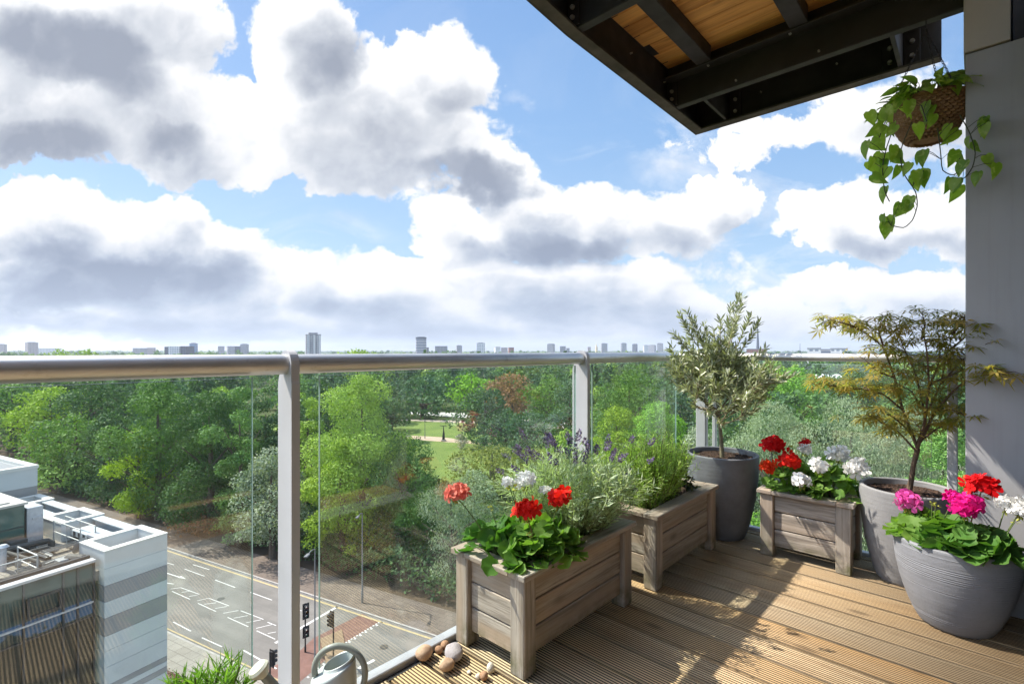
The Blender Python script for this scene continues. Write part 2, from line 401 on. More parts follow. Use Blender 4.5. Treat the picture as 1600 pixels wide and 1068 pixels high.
M_POTHOS = m_leaf('pothos_leaf', (.13, .25, .03), (.34, .48, .07), .55, .4, .5, None, ((.26, .36, .10), .3), 0., None, (.52, .56, .20))
M_VINE = plain('vine_stem', (.05, .06, .025), .6)
M_SPIKY = m_leaf('spiky_leaf', (.10, .22, .03), (.24, .40, .06), .35, .45, .35)
M_SUCC = m_leaf('succulent_leaf', (.04, .07, .035), (.09, .12, .05), .1, .4, .45)
def m_petal(name, c1, c2, tr=.25): return m_leaf(name, c1, c2, tr, .6, .2, tuple(min(1, x*1.2) for x in c2))
M_RED = m_petal('red_petal', (.60, .006, .004), (.85, .028, .014)); M_DRED = m_petal('deep_red_petal', (.50, .003, .006), (.74, .010, .014))
M_ORANGE = m_petal('orange_red_petal', (.62, .03, .004), (.80, .085, .014)); M_CORAL = m_petal('coral_petal', (.68, .12, .09), (.86, .30, .22))
M_WHITE = m_petal('white_petal', (.72, .72, .69), (.88, .87, .85)); M_MAG = m_petal('magenta_petal', (.55, .005, .18), (.80, .02, .32))
M_PINK = m_petal('pink_petal', (.62, .06, .33), (.78, .16, .48))
M_BUD = m_petal('green_bud', (.25, .28, .04), (.42, .42, .08))

# ------------------------------------------------------------------ sky
HAZE = 0.00013; EXPO = .93; BLUEK = (1.5, 1.42, 1.32)
SUN_EL, SUN_AZ = 49.8, -72.6
PUFF0 = .0
def gwv(nt, vec, k):
    o = VM(nt, 'SCALE', VM(nt, 'SUBTRACT', NOISE(nt, vec, 9., 4, .55, 0, 'Color'), (.5, .5, .5)), None); o.node.inputs['Scale'].default_value = k; return o
def build_world():
    w = bpy.data.worlds.new('World'); SC.world = w; w.use_nodes = True; nt = w.node_tree; nt.nodes.clear()
    out = node(nt, 'ShaderNodeOutputWorld')
    sky = node(nt, 'ShaderNodeTexSky', sky_type='NISHITA', sun_disc=False, sun_elevation=R(SUN_EL), sun_rotation=R(SUN_AZ), air_density=1., dust_density=1.2, ozone_density=1.5, altitude=30)
    dr = node(nt, 'ShaderNodeTexCoord').outputs['Generated']
    sx = node(nt, 'ShaderNodeSeparateXYZ', {0: dr}); x, y, z = sx.outputs
    yc = M(nt, 'MAXIMUM', y, .12)
    u = M(nt, 'MULTIPLY', M(nt, 'DIVIDE', x, yc), .78); v = M(nt, 'MULTIPLY', M(nt, 'DIVIDE', z, yc), .78)
    P = node(nt, 'ShaderNodeCombineXYZ', {0: u, 1: v, 2: 0.}).outputs[0]
    # clouds flatten towards the horizon
    vs = M(nt, 'POWER', M(nt, 'MAXIMUM', v, .001), .72)
    PN = node(nt, 'ShaderNodeCombineXYZ', {0: u, 1: M(nt, 'MULTIPLY', vs, 1.0), 2: 0.}).outputs[0]
    w1 = VM(nt, 'SCALE', VM(nt, 'SUBTRACT', NOISE(nt, PN, 5.5, 3, .55, 0, 'Color'), (.5, .5, .5)), None)
    w1.node.inputs['Scale'].default_value = .15
    w2 = VM(nt, 'SCALE', VM(nt, 'SUBTRACT', NOISE(nt, PN, 21., 4, .6, 0, 'Color'), (.5, .5, .5)), None)
    w2.node.inputs['Scale'].default_value = .055
    damp = MAPR(nt, v, 0., .25, .25, 1.)
    wv = VM(nt, 'SCALE', VM(nt, 'ADD', w1, w2)); nt.links.new(damp, wv.node.inputs['Scale'])
    PW = VM(nt, 'ADD', P, wv)
    def field(blobs, vec, k=.18):
        acc = None
        for (px, py, rx, ry, s, *rot) in blobs:
            cx, cy = (px-800)/1000, (HOR-py)/1000
            if rot:
                mp = node(nt, 'ShaderNodeMapping', {'Vector': vec, 'Location': (cx, cy, 0), 'Rotation': (0, 0, R(rot[0])), 'Scale': (rx/1000, ry/1000, 1)}, vector_type='TEXTURE').outputs[0]
            else: mp = VM(nt, 'MULTIPLY_ADD', vec, (1000/rx, 1000/ry, 0), (-cx*1000/rx, -cy*1000/ry, 0))
            d = VM(nt, 'DOT_PRODUCT', mp, mp, out=1)
            val = M(nt, 'MULTIPLY_ADD', d, -s, s)
            acc = val if acc is None else node(nt, 'ShaderNodeMath', {0: acc, 1: val, 2: k}, operation='SMOOTH_MAX').outputs[0]
        return acc
    CL = CLOUDS
    D = field(CL, PW)
    PB = VM(nt, 'ADD', PN, gwv(nt, PN, .05))
    def puff(vec):
        vo = node(nt, 'ShaderNodeTexVoronoi', {'Vector': vec, 'Scale': 11., 'Detail': 3., 'Roughness': .55, 'Lacunarity': 2.3}, feature='F1', normalize=True).outputs['Distance']
        fb = NOISE(nt, vec, 17., 8, .62, .2)
        return M(nt, 'ADD', M(nt, 'MULTIPLY', vo, -1.7), M(nt, 'MULTIPLY', fb, .85))
    horiz = M(nt, 'MULTIPLY', MAPR(nt, v, 0., .10, 1, 0), .42)
    def dens(off, fine):
        if off is None: pw, pb, pn = PW, PB, PN
        else: pw, pb, pn = [VM(nt, 'ADD', q, (*off, 0)) for q in (PW, PB, PN)]
        vo = node(nt, 'ShaderNodeTexVoronoi', {'Vector': pb, 'Scale': 9., 'Detail': 3. if fine else 1.5, 'Roughness': .55, 'Lacunarity': 2.3}, feature='F1', normalize=True).outputs['Distance']
        q = M(nt, 'MULTIPLY', vo, -1.7)
        q = M(nt, 'ADD', q, M(nt, 'MULTIPLY', NOISE(nt, pb, 17., 6, .64, .2), 1.2)) if fine else M(nt, 'ADD', q, .6)
        r = M(nt, 'ADD', field(CL, pw), M(nt, 'MULTIPLY', M(nt, 'ADD', q, PUFF0), 1.5))
        r = M(nt, 'ADD', r, M(nt, 'MULTIPLY', M(nt, 'SUBTRACT', NOISE(nt, pn, 4.6, 3, .5, .3), .5), 1.5))
        return M(nt, 'ADD', r, horiz)
    D2 = dens(None, True); s1 = dens((-.016, .024), False); s2 = dens((-.045, .07), False)
    a = MAPR(nt, D2, -.12, MAPR(nt, NOISE(nt, PN, 3.1, 2, .5), .4, .6, .12, .55), 0, 1, True)
    wisp = M(nt, 'MULTIPLY', MAPR(nt, NOISE(nt, VM(nt, 'MULTIPLY', PN, (1., 1.6, 1)), 5.2, 7, .62, .8), .46, .78), MAPR(nt, field(WISPS, PW), -.2, .9, .10, .85))
    a = M(nt, 'MAXIMUM', a, wisp)
    gw = VM(nt, 'SCALE', wv); gw.node.inputs['Scale'].default_value = .8
    G = field(GREYS, VM(nt, 'ADD', P, gw), .45)
    T = M(nt, 'ADD', M(nt, 'MULTIPLY', M(nt, 'MAXIMUM', D2, 0.), .30), M(nt, 'ADD', M(nt, 'MULTIPLY', M(nt, 'MAXIMUM', s1, 0.), .38), M(nt, 'MULTIPLY', M(nt, 'MAXIMUM', s2, 0.), .42)))
    rel = M(nt, 'MULTIPLY', M(nt, 'SUBTRACT', s1, D2), .26)
    g = M(nt, 'ADD', M(nt, 'ADD', MAPR(nt, T, .22, 1.75, .02, .66), M(nt, 'MULTIPLY', MAPR(nt, G, -.3, 1.5, 0, .46, True), MAPR(nt, T, .2, .8, .35, 1.))), M(nt, 'ADD', rel, M(nt, 'MULTIPLY', M(nt, 'SUBTRACT', NOISE(nt, VM(nt, 'MULTIPLY', PB, (1., 1.25, 1)), 8.5, 6, .58, .4), .5), .62)), clamp=True)
    KC = .56
    cc = RAMP(nt, g, [(0, [q*KC for q in (10.6, 10.6, 10.6)]), (.22, [q*KC for q in (9.5, 9.6, 9.85)]), (.5, [q*KC for q in (6.6, 6.95, 7.6)]), (.78, [q*KC for q in (4.5, 4.9, 5.7)]), (1., [q*KC for q in (3.5, 3.9, 4.75)])])
    cc = MIX(nt, M(nt, 'MULTIPLY', MAPR(nt, v, .05, .34, 1, 0), MAPR(nt, g, .25, .7, 0, 1)), cc, (.90, .98, 1.09), 'MULTIPLY')
    hz = MAPR(nt, v, -.02, .16, 1, 0, True)
    cc = MIX(nt, M(nt, 'MULTIPLY', hz, .6), cc, (6.0*KC, 6.9*KC, 8.4*KC))
    grad = RAMP(nt, M(nt, 'MULTIPLY', v, 1.8), [(0, (2.9, 3.6, 4.6)), (.25, (2.1, 3.2, 4.6)), (.6, (1.4, 2.6, 4.45)), (1., (1.05, 2.15, 4.15))])
    blue = MIX(nt, .75, MIX(nt, 1., sky.outputs[0], BLUEK, 'MULTIPLY'), grad)
    front = MIX(nt, a, blue, cc)
    # other directions: broken cloud by the direction itself
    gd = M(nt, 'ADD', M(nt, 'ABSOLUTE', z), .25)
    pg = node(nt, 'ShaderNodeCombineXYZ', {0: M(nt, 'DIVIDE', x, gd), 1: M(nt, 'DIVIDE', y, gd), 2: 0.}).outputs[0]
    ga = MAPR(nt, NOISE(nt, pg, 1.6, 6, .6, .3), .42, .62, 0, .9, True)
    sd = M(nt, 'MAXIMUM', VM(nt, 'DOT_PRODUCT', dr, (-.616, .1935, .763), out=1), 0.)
    glow = M(nt, 'MULTIPLY_ADD', M(nt, 'POWER', sd, 5.), 2.6, 2.1)  # aureole, plus an added lift of the unseen sky to brighten shaded parts
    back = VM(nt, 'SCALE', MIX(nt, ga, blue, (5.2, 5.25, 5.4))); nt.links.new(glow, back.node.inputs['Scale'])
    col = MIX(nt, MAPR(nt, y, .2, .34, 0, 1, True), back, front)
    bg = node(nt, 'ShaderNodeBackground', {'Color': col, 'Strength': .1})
    nt.links.new(bg.outputs[0], out.inputs[0])
    w.cycles.sampling_method = 'MANUAL'; w.cycles.sample_map_resolution = 512
# where the cumulus stands: x, y, half sizes, strength, tilt
CLOUDS = [(60, 50, 240, 130, 1.5), (150, 160, 250, 85, 1.5), (310, 205, 120, 62, 1.2), (20, 205, 150, 50, 1.2), (250, 40, 100, 90, 1.2), (380, 150, 40, 40, .5),
 (480, 50, 95, 110, 1.4), (500, 200, 140, 95, 1.4), (420, 250, 70, 35, .8), (610, 190, 180, 90, 1.5, -14), (690, 105, 85, 75, 1.3), (620, 120, 70, 60, .9), (745, 265, 105, 50, 1.2, -22), (560, 245, 150, 60, 1.1), (755, 130, 30, 40, .5),
 (70, 345, 150, 66, 1.4), (200, 380, 150, 80, 1.5), (340, 415, 105, 60, 1.3), (60, 430, 190, 50, 1.2), (395, 395, 40, 30, .7), (255, 325, 50, 35, .8),
 (480, 445, 65, 48, 1.1), (600, 465, 125, 52, 1.2), (560, 430, 45, 30, .7), (720, 480, 110, 40, 1.), (640, 300, 30, 20, .4),
 (880, 350, 150, 62, 1.3), (740, 375, 110, 48, 1.1), (1030, 340, 125, 66, 1.3), (1120, 312, 70, 50, 1.2), (960, 335, 120, 50, 1.), (690, 340, 60, 40, .7),
 (900, 455, 200, 52, 1.2), (760, 450, 140, 48, 1.1), (1040, 475, 95, 38, 1.), (300, 500, 460, 24, .8), (230, 462, 200, 40, 1.), (800, 515, 500, 22, .8),
 (1410, 190, 150, 80, .95), (1320, 185, 50, 70, .75), (1420, 355, 160, 60, 1.), (1310, 345, 80, 45, .7), (1240, 470, 90, 45, .6), (1150, 430, 60, 40, .5), (1430, 465, 120, 38, .9), (1300, 500, 160, 22, .7), (1170, 215, 90, 30, .35)]
WISPS = [(1170, 220, 190, 80, 1.6), (800, 160, 40, 30, 1.), (910, 240, 60, 25, .9), (1190, 390, 190, 120, 1.5), (500, 370, 100, 40, .7), (340, 275, 50, 25, .9), (1320, 280, 150, 80, 1.3), (1250, 450, 200, 50, 1.)]
GREYS = [(130, 80, 170, 60, 1.6, -28), (40, 215, 150, 36, 1.3), (270, 205, 48, 36, 1.), (540, 80, 50, 42, .55), (705, 175, 34, 60, .45), (740, 285, 130, 34, 1.6, -8), (630, 268, 80, 24, .6),
 (190, 435, 240, 50, 1.7), (60, 400, 120, 28, .8), (350, 425, 80, 40, 1.2), (590, 478, 130, 22, .8), (850, 385, 200, 30, 1.2), (1040, 365, 100, 32, 1.0), (870, 350, 90, 24, .5), (1140, 340, 50, 24, .7),
 (900, 478, 180, 26, .9), (780, 440, 100, 16, .4), (200, 508, 330, 16, .9), (750, 520, 300, 12, .6), (1400, 388, 130, 24, .7), (1430, 200, 80, 30, .4), (1430, 490, 120, 20, .6)]
build_world()
_d = Vector((.8876, -.2789, -1.1))
sl = bpy.data.lights.new('sun', 'SUN'); sl.energy = 5.0; sl.angle = R(.5); sl.color = (1., .93, .82)
so = bpy.data.objects.new('sun', sl); COL.objects.link(so); so.rotation_euler = _d.to_track_quat('-Z', 'Y').to_euler(); so.location = (-30, 10, 60)
cam = bpy.data.cameras.new('camera'); cam.sensor_width = 36; cam.lens = F/1600*36; cam.shift_y = 13/1600; cam.clip_start = .05; cam.clip_end = 30000
co = bpy.data.objects.new('camera', cam); COL.objects.link(co); co.location = (0, 0, EYE); co.rotation_euler = (R(90), 0, 0); SC.camera = co
SC.view_settings.view_transform = 'Standard'; SC.view_settings.look = 'None'; SC.view_settings.exposure = EXPO; SC.view_settings.gamma = 1
SC.render.engine = 'CYCLES'; cy = SC.cycles
cy.max_bounces = 8; cy.diffuse_bounces = 3; cy.glossy_bounces = 3; cy.transmission_bounces = 4; cy.transparent_max_bounces = 14; cy.volume_bounces = 0
cy.use_denoising = True; cy.caustics_reflective = False; cy.caustics_refractive = False; cy.sample_clamp_indirect = 6.; cy.use_adaptive_sampling = True; cy.adaptive_threshold = .012
# ------------------------------------------------------------------ own balcony
# deck: grooved boards running out towards the glass
def deck():
    V = []; F4 = []; tone = []
    t0, t1, w, gap = -.149, 1.462, .1425, .0085
    s = -1.6; k = 0; rnd = random.Random(3)
    while s < 3.30:
        prof = [(s, -.028), (s, -.005), (s+.004, 0)]; gi = []
        n = 11; pitch = (w-gap)/n
        for i in range(n):
            a = s+(i+.5)*pitch
            prof += [(a-.0031, 0.), (a-.0021, -.0055), (a+.0021, -.0055), (a+.0031, 0.)]; gi += [len(prof)-4, len(prof)-3, len(prof)-2]
        prof += [(s+w-gap-.004, 0), (s+w-gap, -.005), (s+w-gap, -.028)]
        dz = rnd.uniform(-.0012, .0012); b = len(V); m = len(prof)
        e1 = t1+rnd.uniform(-.006, .006)
        for t in (t0, e1): V += [(p[0], t, p[1]+dz) for p in prof]
        F4 += [(b+i, b+i+1, b+m+i+1, b+m+i) for i in range(m-1)]; tn = rnd.random()
        tone += [tn]*(m-1); GRV.extend([(1. if i in gi or i in (0, m-2) else (.2 if i in (1, m-3) else 0.)) for i in range(m-1)])
        ends = [list(range(b, b+m))[::-1], list(range(b+m, b+2*m))]
        EN.append((ends, tn)); s += w; k += 1
    return V, F4, tone
EN = []; GRV = []
dv, df, dt = deck()
Fs = [np.array(df)]+[np.array([e]) for en, _ in EN for e in en]
o = npobj('deck', np.array(dv), Fs, M_DECK, None, {'tone': dt+[tn for _, tn in EN for _ in (0, 1)], 'groove': GRV+[0.]*(2*len(EN))})
o.location = bal(0, 0, 0); o.rotation_euler = (0, 0, PHI); tag(o, kind='structure')
mb = MB(); mb.box(-1.7, 3.32, -2.5, 1.53, -.30, -.065); mb.box(-1.7, 3.36, 1.53, 1.60, -.34, -.06); mb.box(3.32, 3.38, -.3, 1.53, -.34, -.06)
o = struct('balcony_slab', mb, M_DARKGAP); o.location = bal(0, 0, 0); o.rotation_euler = (0, 0, PHI)

# railing -----------------------------------------------------------
ra = bthing('balcony_railing', 0, 1.52, 0, 'glass balcony railing with round steel handrail and grey flat posts', 'railing')
off = (0, 1.52, 0)
mb = MB(); mb.tube([(-1.7+.22*i, 1.522, 1.078) for i in range(24)]+[(3.325, 1.522, 1.078)], .030, 24)
obj('handrail', mb, M_STEEL, ra, True, off)
mb = MB(); mb.tube([(3.325, 1.522-.15*i, 1.080) for i in range(11)]+[(3.325, .004, 1.08)], .0235, 20)
obj('handrail', mb, M_STEEL, ra, True, off)
def fin(s):
    mb = MB(); c, zc, r = 1.522, 1.078, .042
    a0, a1 = 1.478, 1.574
    o = [(a1, -.36), (a1, 1.02), (c+r, 1.045)]+[(c+r*math.cos(a), zc+r*math.sin(a)) for a in [R(x) for x in range(0, 181, 15)]]+[(c-r, 1.03), (a0, 1.02), (a0, -.06), (1.53, -.06), (1.53, -.36)]
    mb.prism(o, 0, s-.0125, s+.0125); return mb
for s in (-.87, .648, 2.178): 
    p = obj('post', fin(s), M_POST, ra, False, off)
mb = MB(); mb.box(3.30, 3.345, 1.315, 1.38, -.06, 1.075, .004); obj('post', mb, M_POST, ra, False, off)
mb = MB(); mb.box(3.315, 3.345, 1.255, 1.277, -.06, 1.075, .003); obj('post', mb, M_POST, ra, False, off)
mb = MB(); mb.box(3.30, 3.345, .066, .106, -.06, 1.075, .004); obj('post', mb, M_POST, ra, False, off)
def pane(s0, s1, mat, axis=0, at=1.503):
    mb = MB(); h = .005
    if axis == 0: mb.box(s0, s1, at-h, at+h, .012, 1.042, .0012)
    else: mb.box(at-h, at+h, s0, s1, .012, 1.042, .0012)
    for i, f in enumerate(mb.f):
        c = [sum(mb.v[k][j] for k in f)/len(f) for j in range(3)]; d = abs(c[1 if axis == 0 else 0]-at)
        if d < h*.9: mb.m[i] = 1
    return obj('glass_pane', mb, [mat, M_GEDGE], ra, False, off)
pane(-.76, .536, M_GLASS); pane(.732, 2.092, M_GLASS); pane(2.243, 3.26, M_GLASS2); pane(.165, 1.24, M_GLASS2, 1, 3.318)
mb = MB(); mb.box(-1.7, 3.34, 1.486, 1.530, -.04, .018, .003); mb.box(3.30, 3.342, -.02, 1.486, -.04, .018, .003)
obj('base_channel', mb, M_ALU, ra, False, off)
mb = MB(); mb.box(-1.7, 3.29, 1.464, 1.484, -.044, -.004); mb.box(3.288, 3.298, -.1, 1.464, -.044, -.002)
obj('dark_gap_strip', mb, M_DARKGAP, ra, False, off)  # shade of the open gap beside the channel, put in as a near-black strip

# column and house wall ----------------------------------------------
cl = bthing('wall_pier', 2.98, 0, -.3, 'smooth grey painted pier at the balcony end beside the maple pot', 'pier'); off = (2.98, 0, -.3)
mb = MB(); mb.box(2.98, 3.50, -.168, .034, -.3, 2.425, .003); obj('shaft', mb, M_COLUMN, cl, False, off)
mb = MB(); mb.box(2.972, 3.50, -.108, .040, 2.43, 3.15, .003); obj('cladding_panel', mb, M_CLAD, cl, False, off)
mb = MB(); mb.box(3.0, 3.5, -.2, -.115, 2.43, 3.15); obj('shadow_gap', mb, M_FRAME, cl, False, off)
hw = bthing('house_wall', 2.6, -.19, 0, 'dark framed house wall at the right edge behind the front pot', 'wall'); off = (2.6, -.19, 0)
RB = -2.3                                       # the open doorway behind the camera is a recess this deep
mb = MB()
for s in (2.3, 2.9): mb.box(s, s+.075, -.26, -.176, .03, 2.7, .004)
mb.box(-1.7, 2.975, -.26, -.176, 2.45, 2.7, .004); mb.box(2.3, 2.975, -.26, -.17, .02, .085, .004)
for s in (-1.7, -.3, 1.1, 2.2): mb.box(s, s+.075, RB+.01, RB+.09, .03, 2.45, .004)
mb.box(-1.7, 2.275, RB+.011, RB+.089, 2.451, 2.52, .004); obj('window_frame', mb, M_FRAME, hw, False, off)
mb = MB(); mb.box(2.376, 2.899, -.225, -.218, .086, 2.449)
for s in (-1.625, -.225, 1.175): mb.box(s, s+(1.02 if s > 1 else 1.32), RB+.03, RB+.04, .03, 2.45)
obj('window_pane', mb, plain('dark_glazing', (.02, .024, .028), .03, 0, .8, .1), hw, False, off)
mb = MB(); mb.box(-1.7, 2.975, -.30, -.1535, -.04, .016, .003); obj('threshold', mb, M_PALE, hw, False, off)
mb = MB(); mb.box(-1.8, 2.3, RB-.25, RB, -.3, 3.0); mb.box(2.301, 3.5, RB-.25, -.27, -.3, 3.0); mb.box(-1.8, 2.3, RB+.001, -.265, 2.66, 3.0); mb.box(-1.82, -1.72, RB+.001, -.2, -.3, 2.655); obj('wall', mb, M_CLAD, hw, False, off)
mb = MB(); mb.box(-1.71, 2.299, RB+.002, -.302, -.06, .010); o = struct('room_floor', mb, wood_weathered('room_floor_wood', 0, (.42, .30, .19), (.28, .19, .11), 0.)); o.location = bal(0, 0, 0); o.rotation_euler = (0, 0, PHI)

# balcony above ---------------------------------------------------------
ob = bthing('overhead_balcony', 3.585, 1.5, 2.69, 'black steel balcony above with orange timber soffit boards', 'balcony'); off = (3.585, 1.5, 2.69)
def chan(pts, inn, h=.285, fl=.07, th=.012):
    """C channel along a polyline of (s,t); inn = unit inward (s,t)"""
    mb = MB()
    for (a, b) in zip(pts[:-1], pts[1:]):
        d = Vector((b[0]-a[0], b[1]-a[1])); n = Vector(inn)
        for (w0, w1, z0, z1, mi) in ((0, th, 2.69, 2.69+h, 0), (th, fl, 2.69, 2.69+th, 1), (th, fl*.8, 2.69+h-th, 2.69+h, 0)):
            q = [(a[0]+n.x*w0, a[1]+n.y*w0), (b[0]+n.x*w0, b[1]+n.y*w0), (b[0]+n.x*w1, b[1]+n.y*w1), (a[0]+n.x*w1, a[1]+n.y*w1)]
            mb.prism(q, 2, z0, z1, mi)
    return mb
def bolts(mb, pts, ax, r=.011, mi=2):
    for (s, t, z) in pts:
        d = {0: (.014, 0, 0), 1: (0, .014, 0)}[abs(ax)-1]; sg = -1 if ax < 0 else 1
        mb.tube([(s, t, z), (s+d[0]*sg, t+d[1]*sg, z)], [r, r*.8], 8, mi)
BM = [M_BEAM, M_BEAMEDGE, M_BOLT]
mb = chan([(3.585, 1.5), (2.01, 1.5), (1.0, 1.435), (-.2, 1.30), (-1.6, 1.1)], (0, -1)); 
for s, t in ((3.05, 1.487), (2.62, 1.487), (2.25, 1.487)): bolts(mb, [(s, t, 2.86)], -2, .006)
obj('perimeter_beam', mb, BM, ob, False, off)
mb = chan([(3.585, 1.4295), (3.585, .137)], (-1, 0)); mb.box(3.573, 3.5845, 1.4295, 1.4875, 2.703, 2.974); bolts(mb, [(3.572, 1.05, 2.84), (3.572, .62, 2.86)], -1, .006)
obj('perimeter_beam', mb, BM, ob, False, off)
for i, s in enumerate((3.10, 2.01, .92, -.2)):
    mb = MB(); te = 1.484 if s > 2 else (1.43 if s > .5 else 1.28)
    mb.box(s, s+.05, -.02 if i == 0 else -.18, te, 2.70, 2.99 if i == 0 else 2.9605, .003); mb.box(s-.075, s-.001, -.02 if i == 0 else -.18, te-.003, 2.862, 2.876, .002); 
    mb.box(s-.012, s-.001, te-.07, te, 2.71, 2.855, .002)
    bolts(mb, [(s-.012, te-.035, 2.75), (s-.012, te-.035, 2.80)], -1, .012)
    bolts(mb, [(s-.04+0, t, 2.862) for t in (1.2, .75, .3)], -1, .008); bolts(mb, [(s, t, 2.73) for t in (1.05, .62)], -1, .006)
    obj('cross_beam', mb, BM, ob, False, off)
for t in (1.25, .30):
    mb = MB(); mb.box(3.151, 3.57, t, t+.02, 2.703, 2.93, .002); mb.box(3.555, 3.5715, t-.075, t-.001, 2.715, 2.90, .002); 
    bolts(mb, [(3.555, t-.04, 2.76), (3.555, t-.04, 2.84)], -1, .013)
    if t < 1: mb.box(3.555, 3.5715, t+.021, t+.10, 2.715, 2.90, .002); bolts(mb, [(3.555, t+.06, 2.76), (3.555, t+.06, 2.84)], -1, .013)
    obj('cross_beam', mb, BM, ob, False, off)
mb = MB(); mb.box(3.151, 3.572, .139, 1.487, 2.964, 2.975); obj('deck_plate', mb, M_BEAM, ob, False, off)
for t in (1.215, .70, .19):
    for s0, s1 in ((2.061, 3.024), (.971, 1.934), (-.149, .844)):
        mb = MB(); mb.box(s0, s1, t-.045, t+.045, 2.868, 2.958, .004); bolts(mb, [], 1)
        obj('joist', mb, BM, ob, False, off)
mb = MB(); rnd = random.Random(5); s = -1.6; tones = []
while s < 3.09:
    w = .118; n0 = len(mb.f)
    mb.box(s, min(s+w, 3.0985), -.18, 1.482 if s > 2.05 else (1.40 if s > .9 else 1.05), 2.962+rnd.uniform(0, .0015), 2.985, .0025); tones += [rnd.random()]*(len(mb.f)-n0); s += w+.0035
o = obj('soffit_boards', mb, M_SOFFIT, ob, False, off)
at = o.data.attributes.new('tone', 'FLOAT', 'FACE'); at.data.foreach_set('value', tones)

# planters ---------------------------------------------------------------
def cbox(name, box, mat, par, off, bev=.003, tone=None):
    mb = MB(); mb.box(*box, bev); o = obj(name, mb, mat, par, False, off)
    at = o.data.attributes.new('tone', 'FLOAT', 'FACE'); at.data.foreach_set('value', [random.random() if tone is None else tone]*len(o.data.polygons)); return o
def boards(name, mk, mat, par, off):
    mb = MB(); tn = []
    for k in range(3):
        n0 = len(mb.f); mb.box(*mk(k), .003); tn += [random.random()]*(len(mb.f)-n0)
    o = obj(name, mb, mat, par, False, off); at = o.data.attributes.new('tone', 'FLOAT', 'FACE'); at.data.foreach_set('value', tn); return o
def planter(s0, s1, t0, t1, h, label, long_axis):
    pl = bthing('wooden_planter', (s0+s1)/2, (t0+t1)/2, 0, label, 'planter', 'weathered wooden planter boxes'); off = ((s0+s1)/2, (t0+t1)/2, 0)
    pw = .066
    for a in (s0, s1-pw):
        for b in (t0, t1-pw): cbox('corner_post', (a, a+pw, b, b+pw, .002, h-.022), M_PZ, pl, off, .004)
    zb, zt = .055, h-.024; bh = (zt-zb)/3
    zz = lambda k: (zb+k*bh+.002, zb+(k+1)*bh-.003)
    i = .020
    boards('side_panel', lambda k: (s0+pw+.001, s1-pw-.001, t0+i, t0+i+.02, *zz(k)), M_PX, pl, off)
    boards('side_panel', lambda k: (s0+pw+.001, s1-pw-.001, t1-i-.02, t1-i, *zz(k)), M_PX, pl, off)
    boards('side_panel', lambda k: (s0+i, s0+i+.02, t0+pw+.001, t1-pw-.001, *zz(k)), M_PY, pl, off)
    boards('side_panel', lambda k: (s1-i-.02, s1-i, t0+pw+.001, t1-pw-.001, *zz(k)), M_PY, pl, off)
    e = .014; lw = .075; z0, z1 = h-.0215, h
    cbox('rim', (s0-e, s1+e, t0-e, t0-e+lw, z0, z1), M_PX, pl, off, .003)
    cbox('rim', (s0-e, s1+e, t1+e-lw, t1+e, z0, z1), M_PX, pl, off, .003)
    cbox('rim', (s0-e, s0-e+lw, t0-e+lw+.0005, t1+e-lw-.0005, z0, z1-.001), M_PY, pl, off, .003)
    cbox('rim', (s1+e-lw, s1+e, t0-e+lw+.0005, t1+e-lw-.0005, z0, z1-.001), M_PY, pl, off, .003)
    mb = MB(); nx, ny = 14, 8; a, b, c, d = s0+.045, s1-.045, t0+.045, t1-.045; vs = []
    for y in range(ny+1):
        for x in range(nx+1): vs.append((a+(b-a)*x/nx, c+(d-c)*y/ny, h-.040+random.uniform(-.008, .008)))
    mb.add(vs, [(y*(nx+1)+x, y*(nx+1)+x+1, (y+1)*(nx+1)+x+1, (y+1)*(nx+1)+x) for y in range(ny) for x in range(nx)])
    obj('soil', mb, M_SOIL, pl, True, off, fix=False); return pl
planter(1.262, 1.985, 1.118, 1.470, .362, 'weathered wooden planter holding red geraniums and lavender, largest and nearest', 0)
planter(2.145, 2.862, 1.082, 1.440, .358, 'weathered wooden planter of green rosemary, between two others', 0)
planter(2.945, 3.275, .452, .872, .360, 'weathered wooden planter under red and white geraniums between the grey pots', 1)

def pot(name, s, t, h, r, rb, mat, label, depth=.03, bulge=.10, ribs=84, rimw=.018, foot=.0):
    p = bthing('plant_pot', s, t, 0, label, 'plant pot', 'round grey fibreclay plant pots'); mb = MB(); prof = []
    rf = lambda q: rb+(r-rb)*(math.sin(min(1, q*1.0)*math.pi/2)**(.78)) + bulge*0
    rnd = random.Random(int(s*100))
    for i in range(ribs+1):
        q = i/ribs; z = .004+(h-.012)*q
        prof.append((rf(q)+(.0006 if i % 2 else -.0006)*rnd.uniform(.5, 1.4), z))
    prof = [(rb*.85, .001), (rb*.97, .001)]+prof+[(r-.001, h-.004), (r-.005, h), (r-rimw+.004, h), (r-rimw, h-.005), (r-rimw-.002, h-.05), (r-rimw-.006, h-.12)]
    mb.lathe(prof, 96); obj('pot', mb, mat, p, True); 
    mb = MB(); rr = r-rimw-.001; N = 10; vs = [(0, 0, h-depth)]; fs = []
    for i in range(1, N+1):
        for k in range(40): a = 2*math.pi*k/40; vs.append((rr*i/N*math.cos(a), rr*i/N*math.sin(a), h-depth+random.uniform(-.006, .006)))
    fs = [(0, 1+k, 1+(k+1) % 40) for k in range(40)]+[(1+i*40+k, 1+(i+1)*40+k, 1+(i+1)*40+(k+1) % 40, 1+i*40+(k+1) % 40) for i in range(N-1) for k in range(40)]
    mb.add(vs, fs); obj('soil', mb, M_SOIL, p, True, fix=False); return p
S_OLV, T_OLV = 3.105, 1.135
S_MAP, T_MAP = 3.108, .243
S_FRT, T_FRT = 2.735, .062
pot('olive_pot', S_OLV, T_OLV, .497, .205, .125, M_POTD, 'tall dark grey pot holding the olive tree in the railing corner')
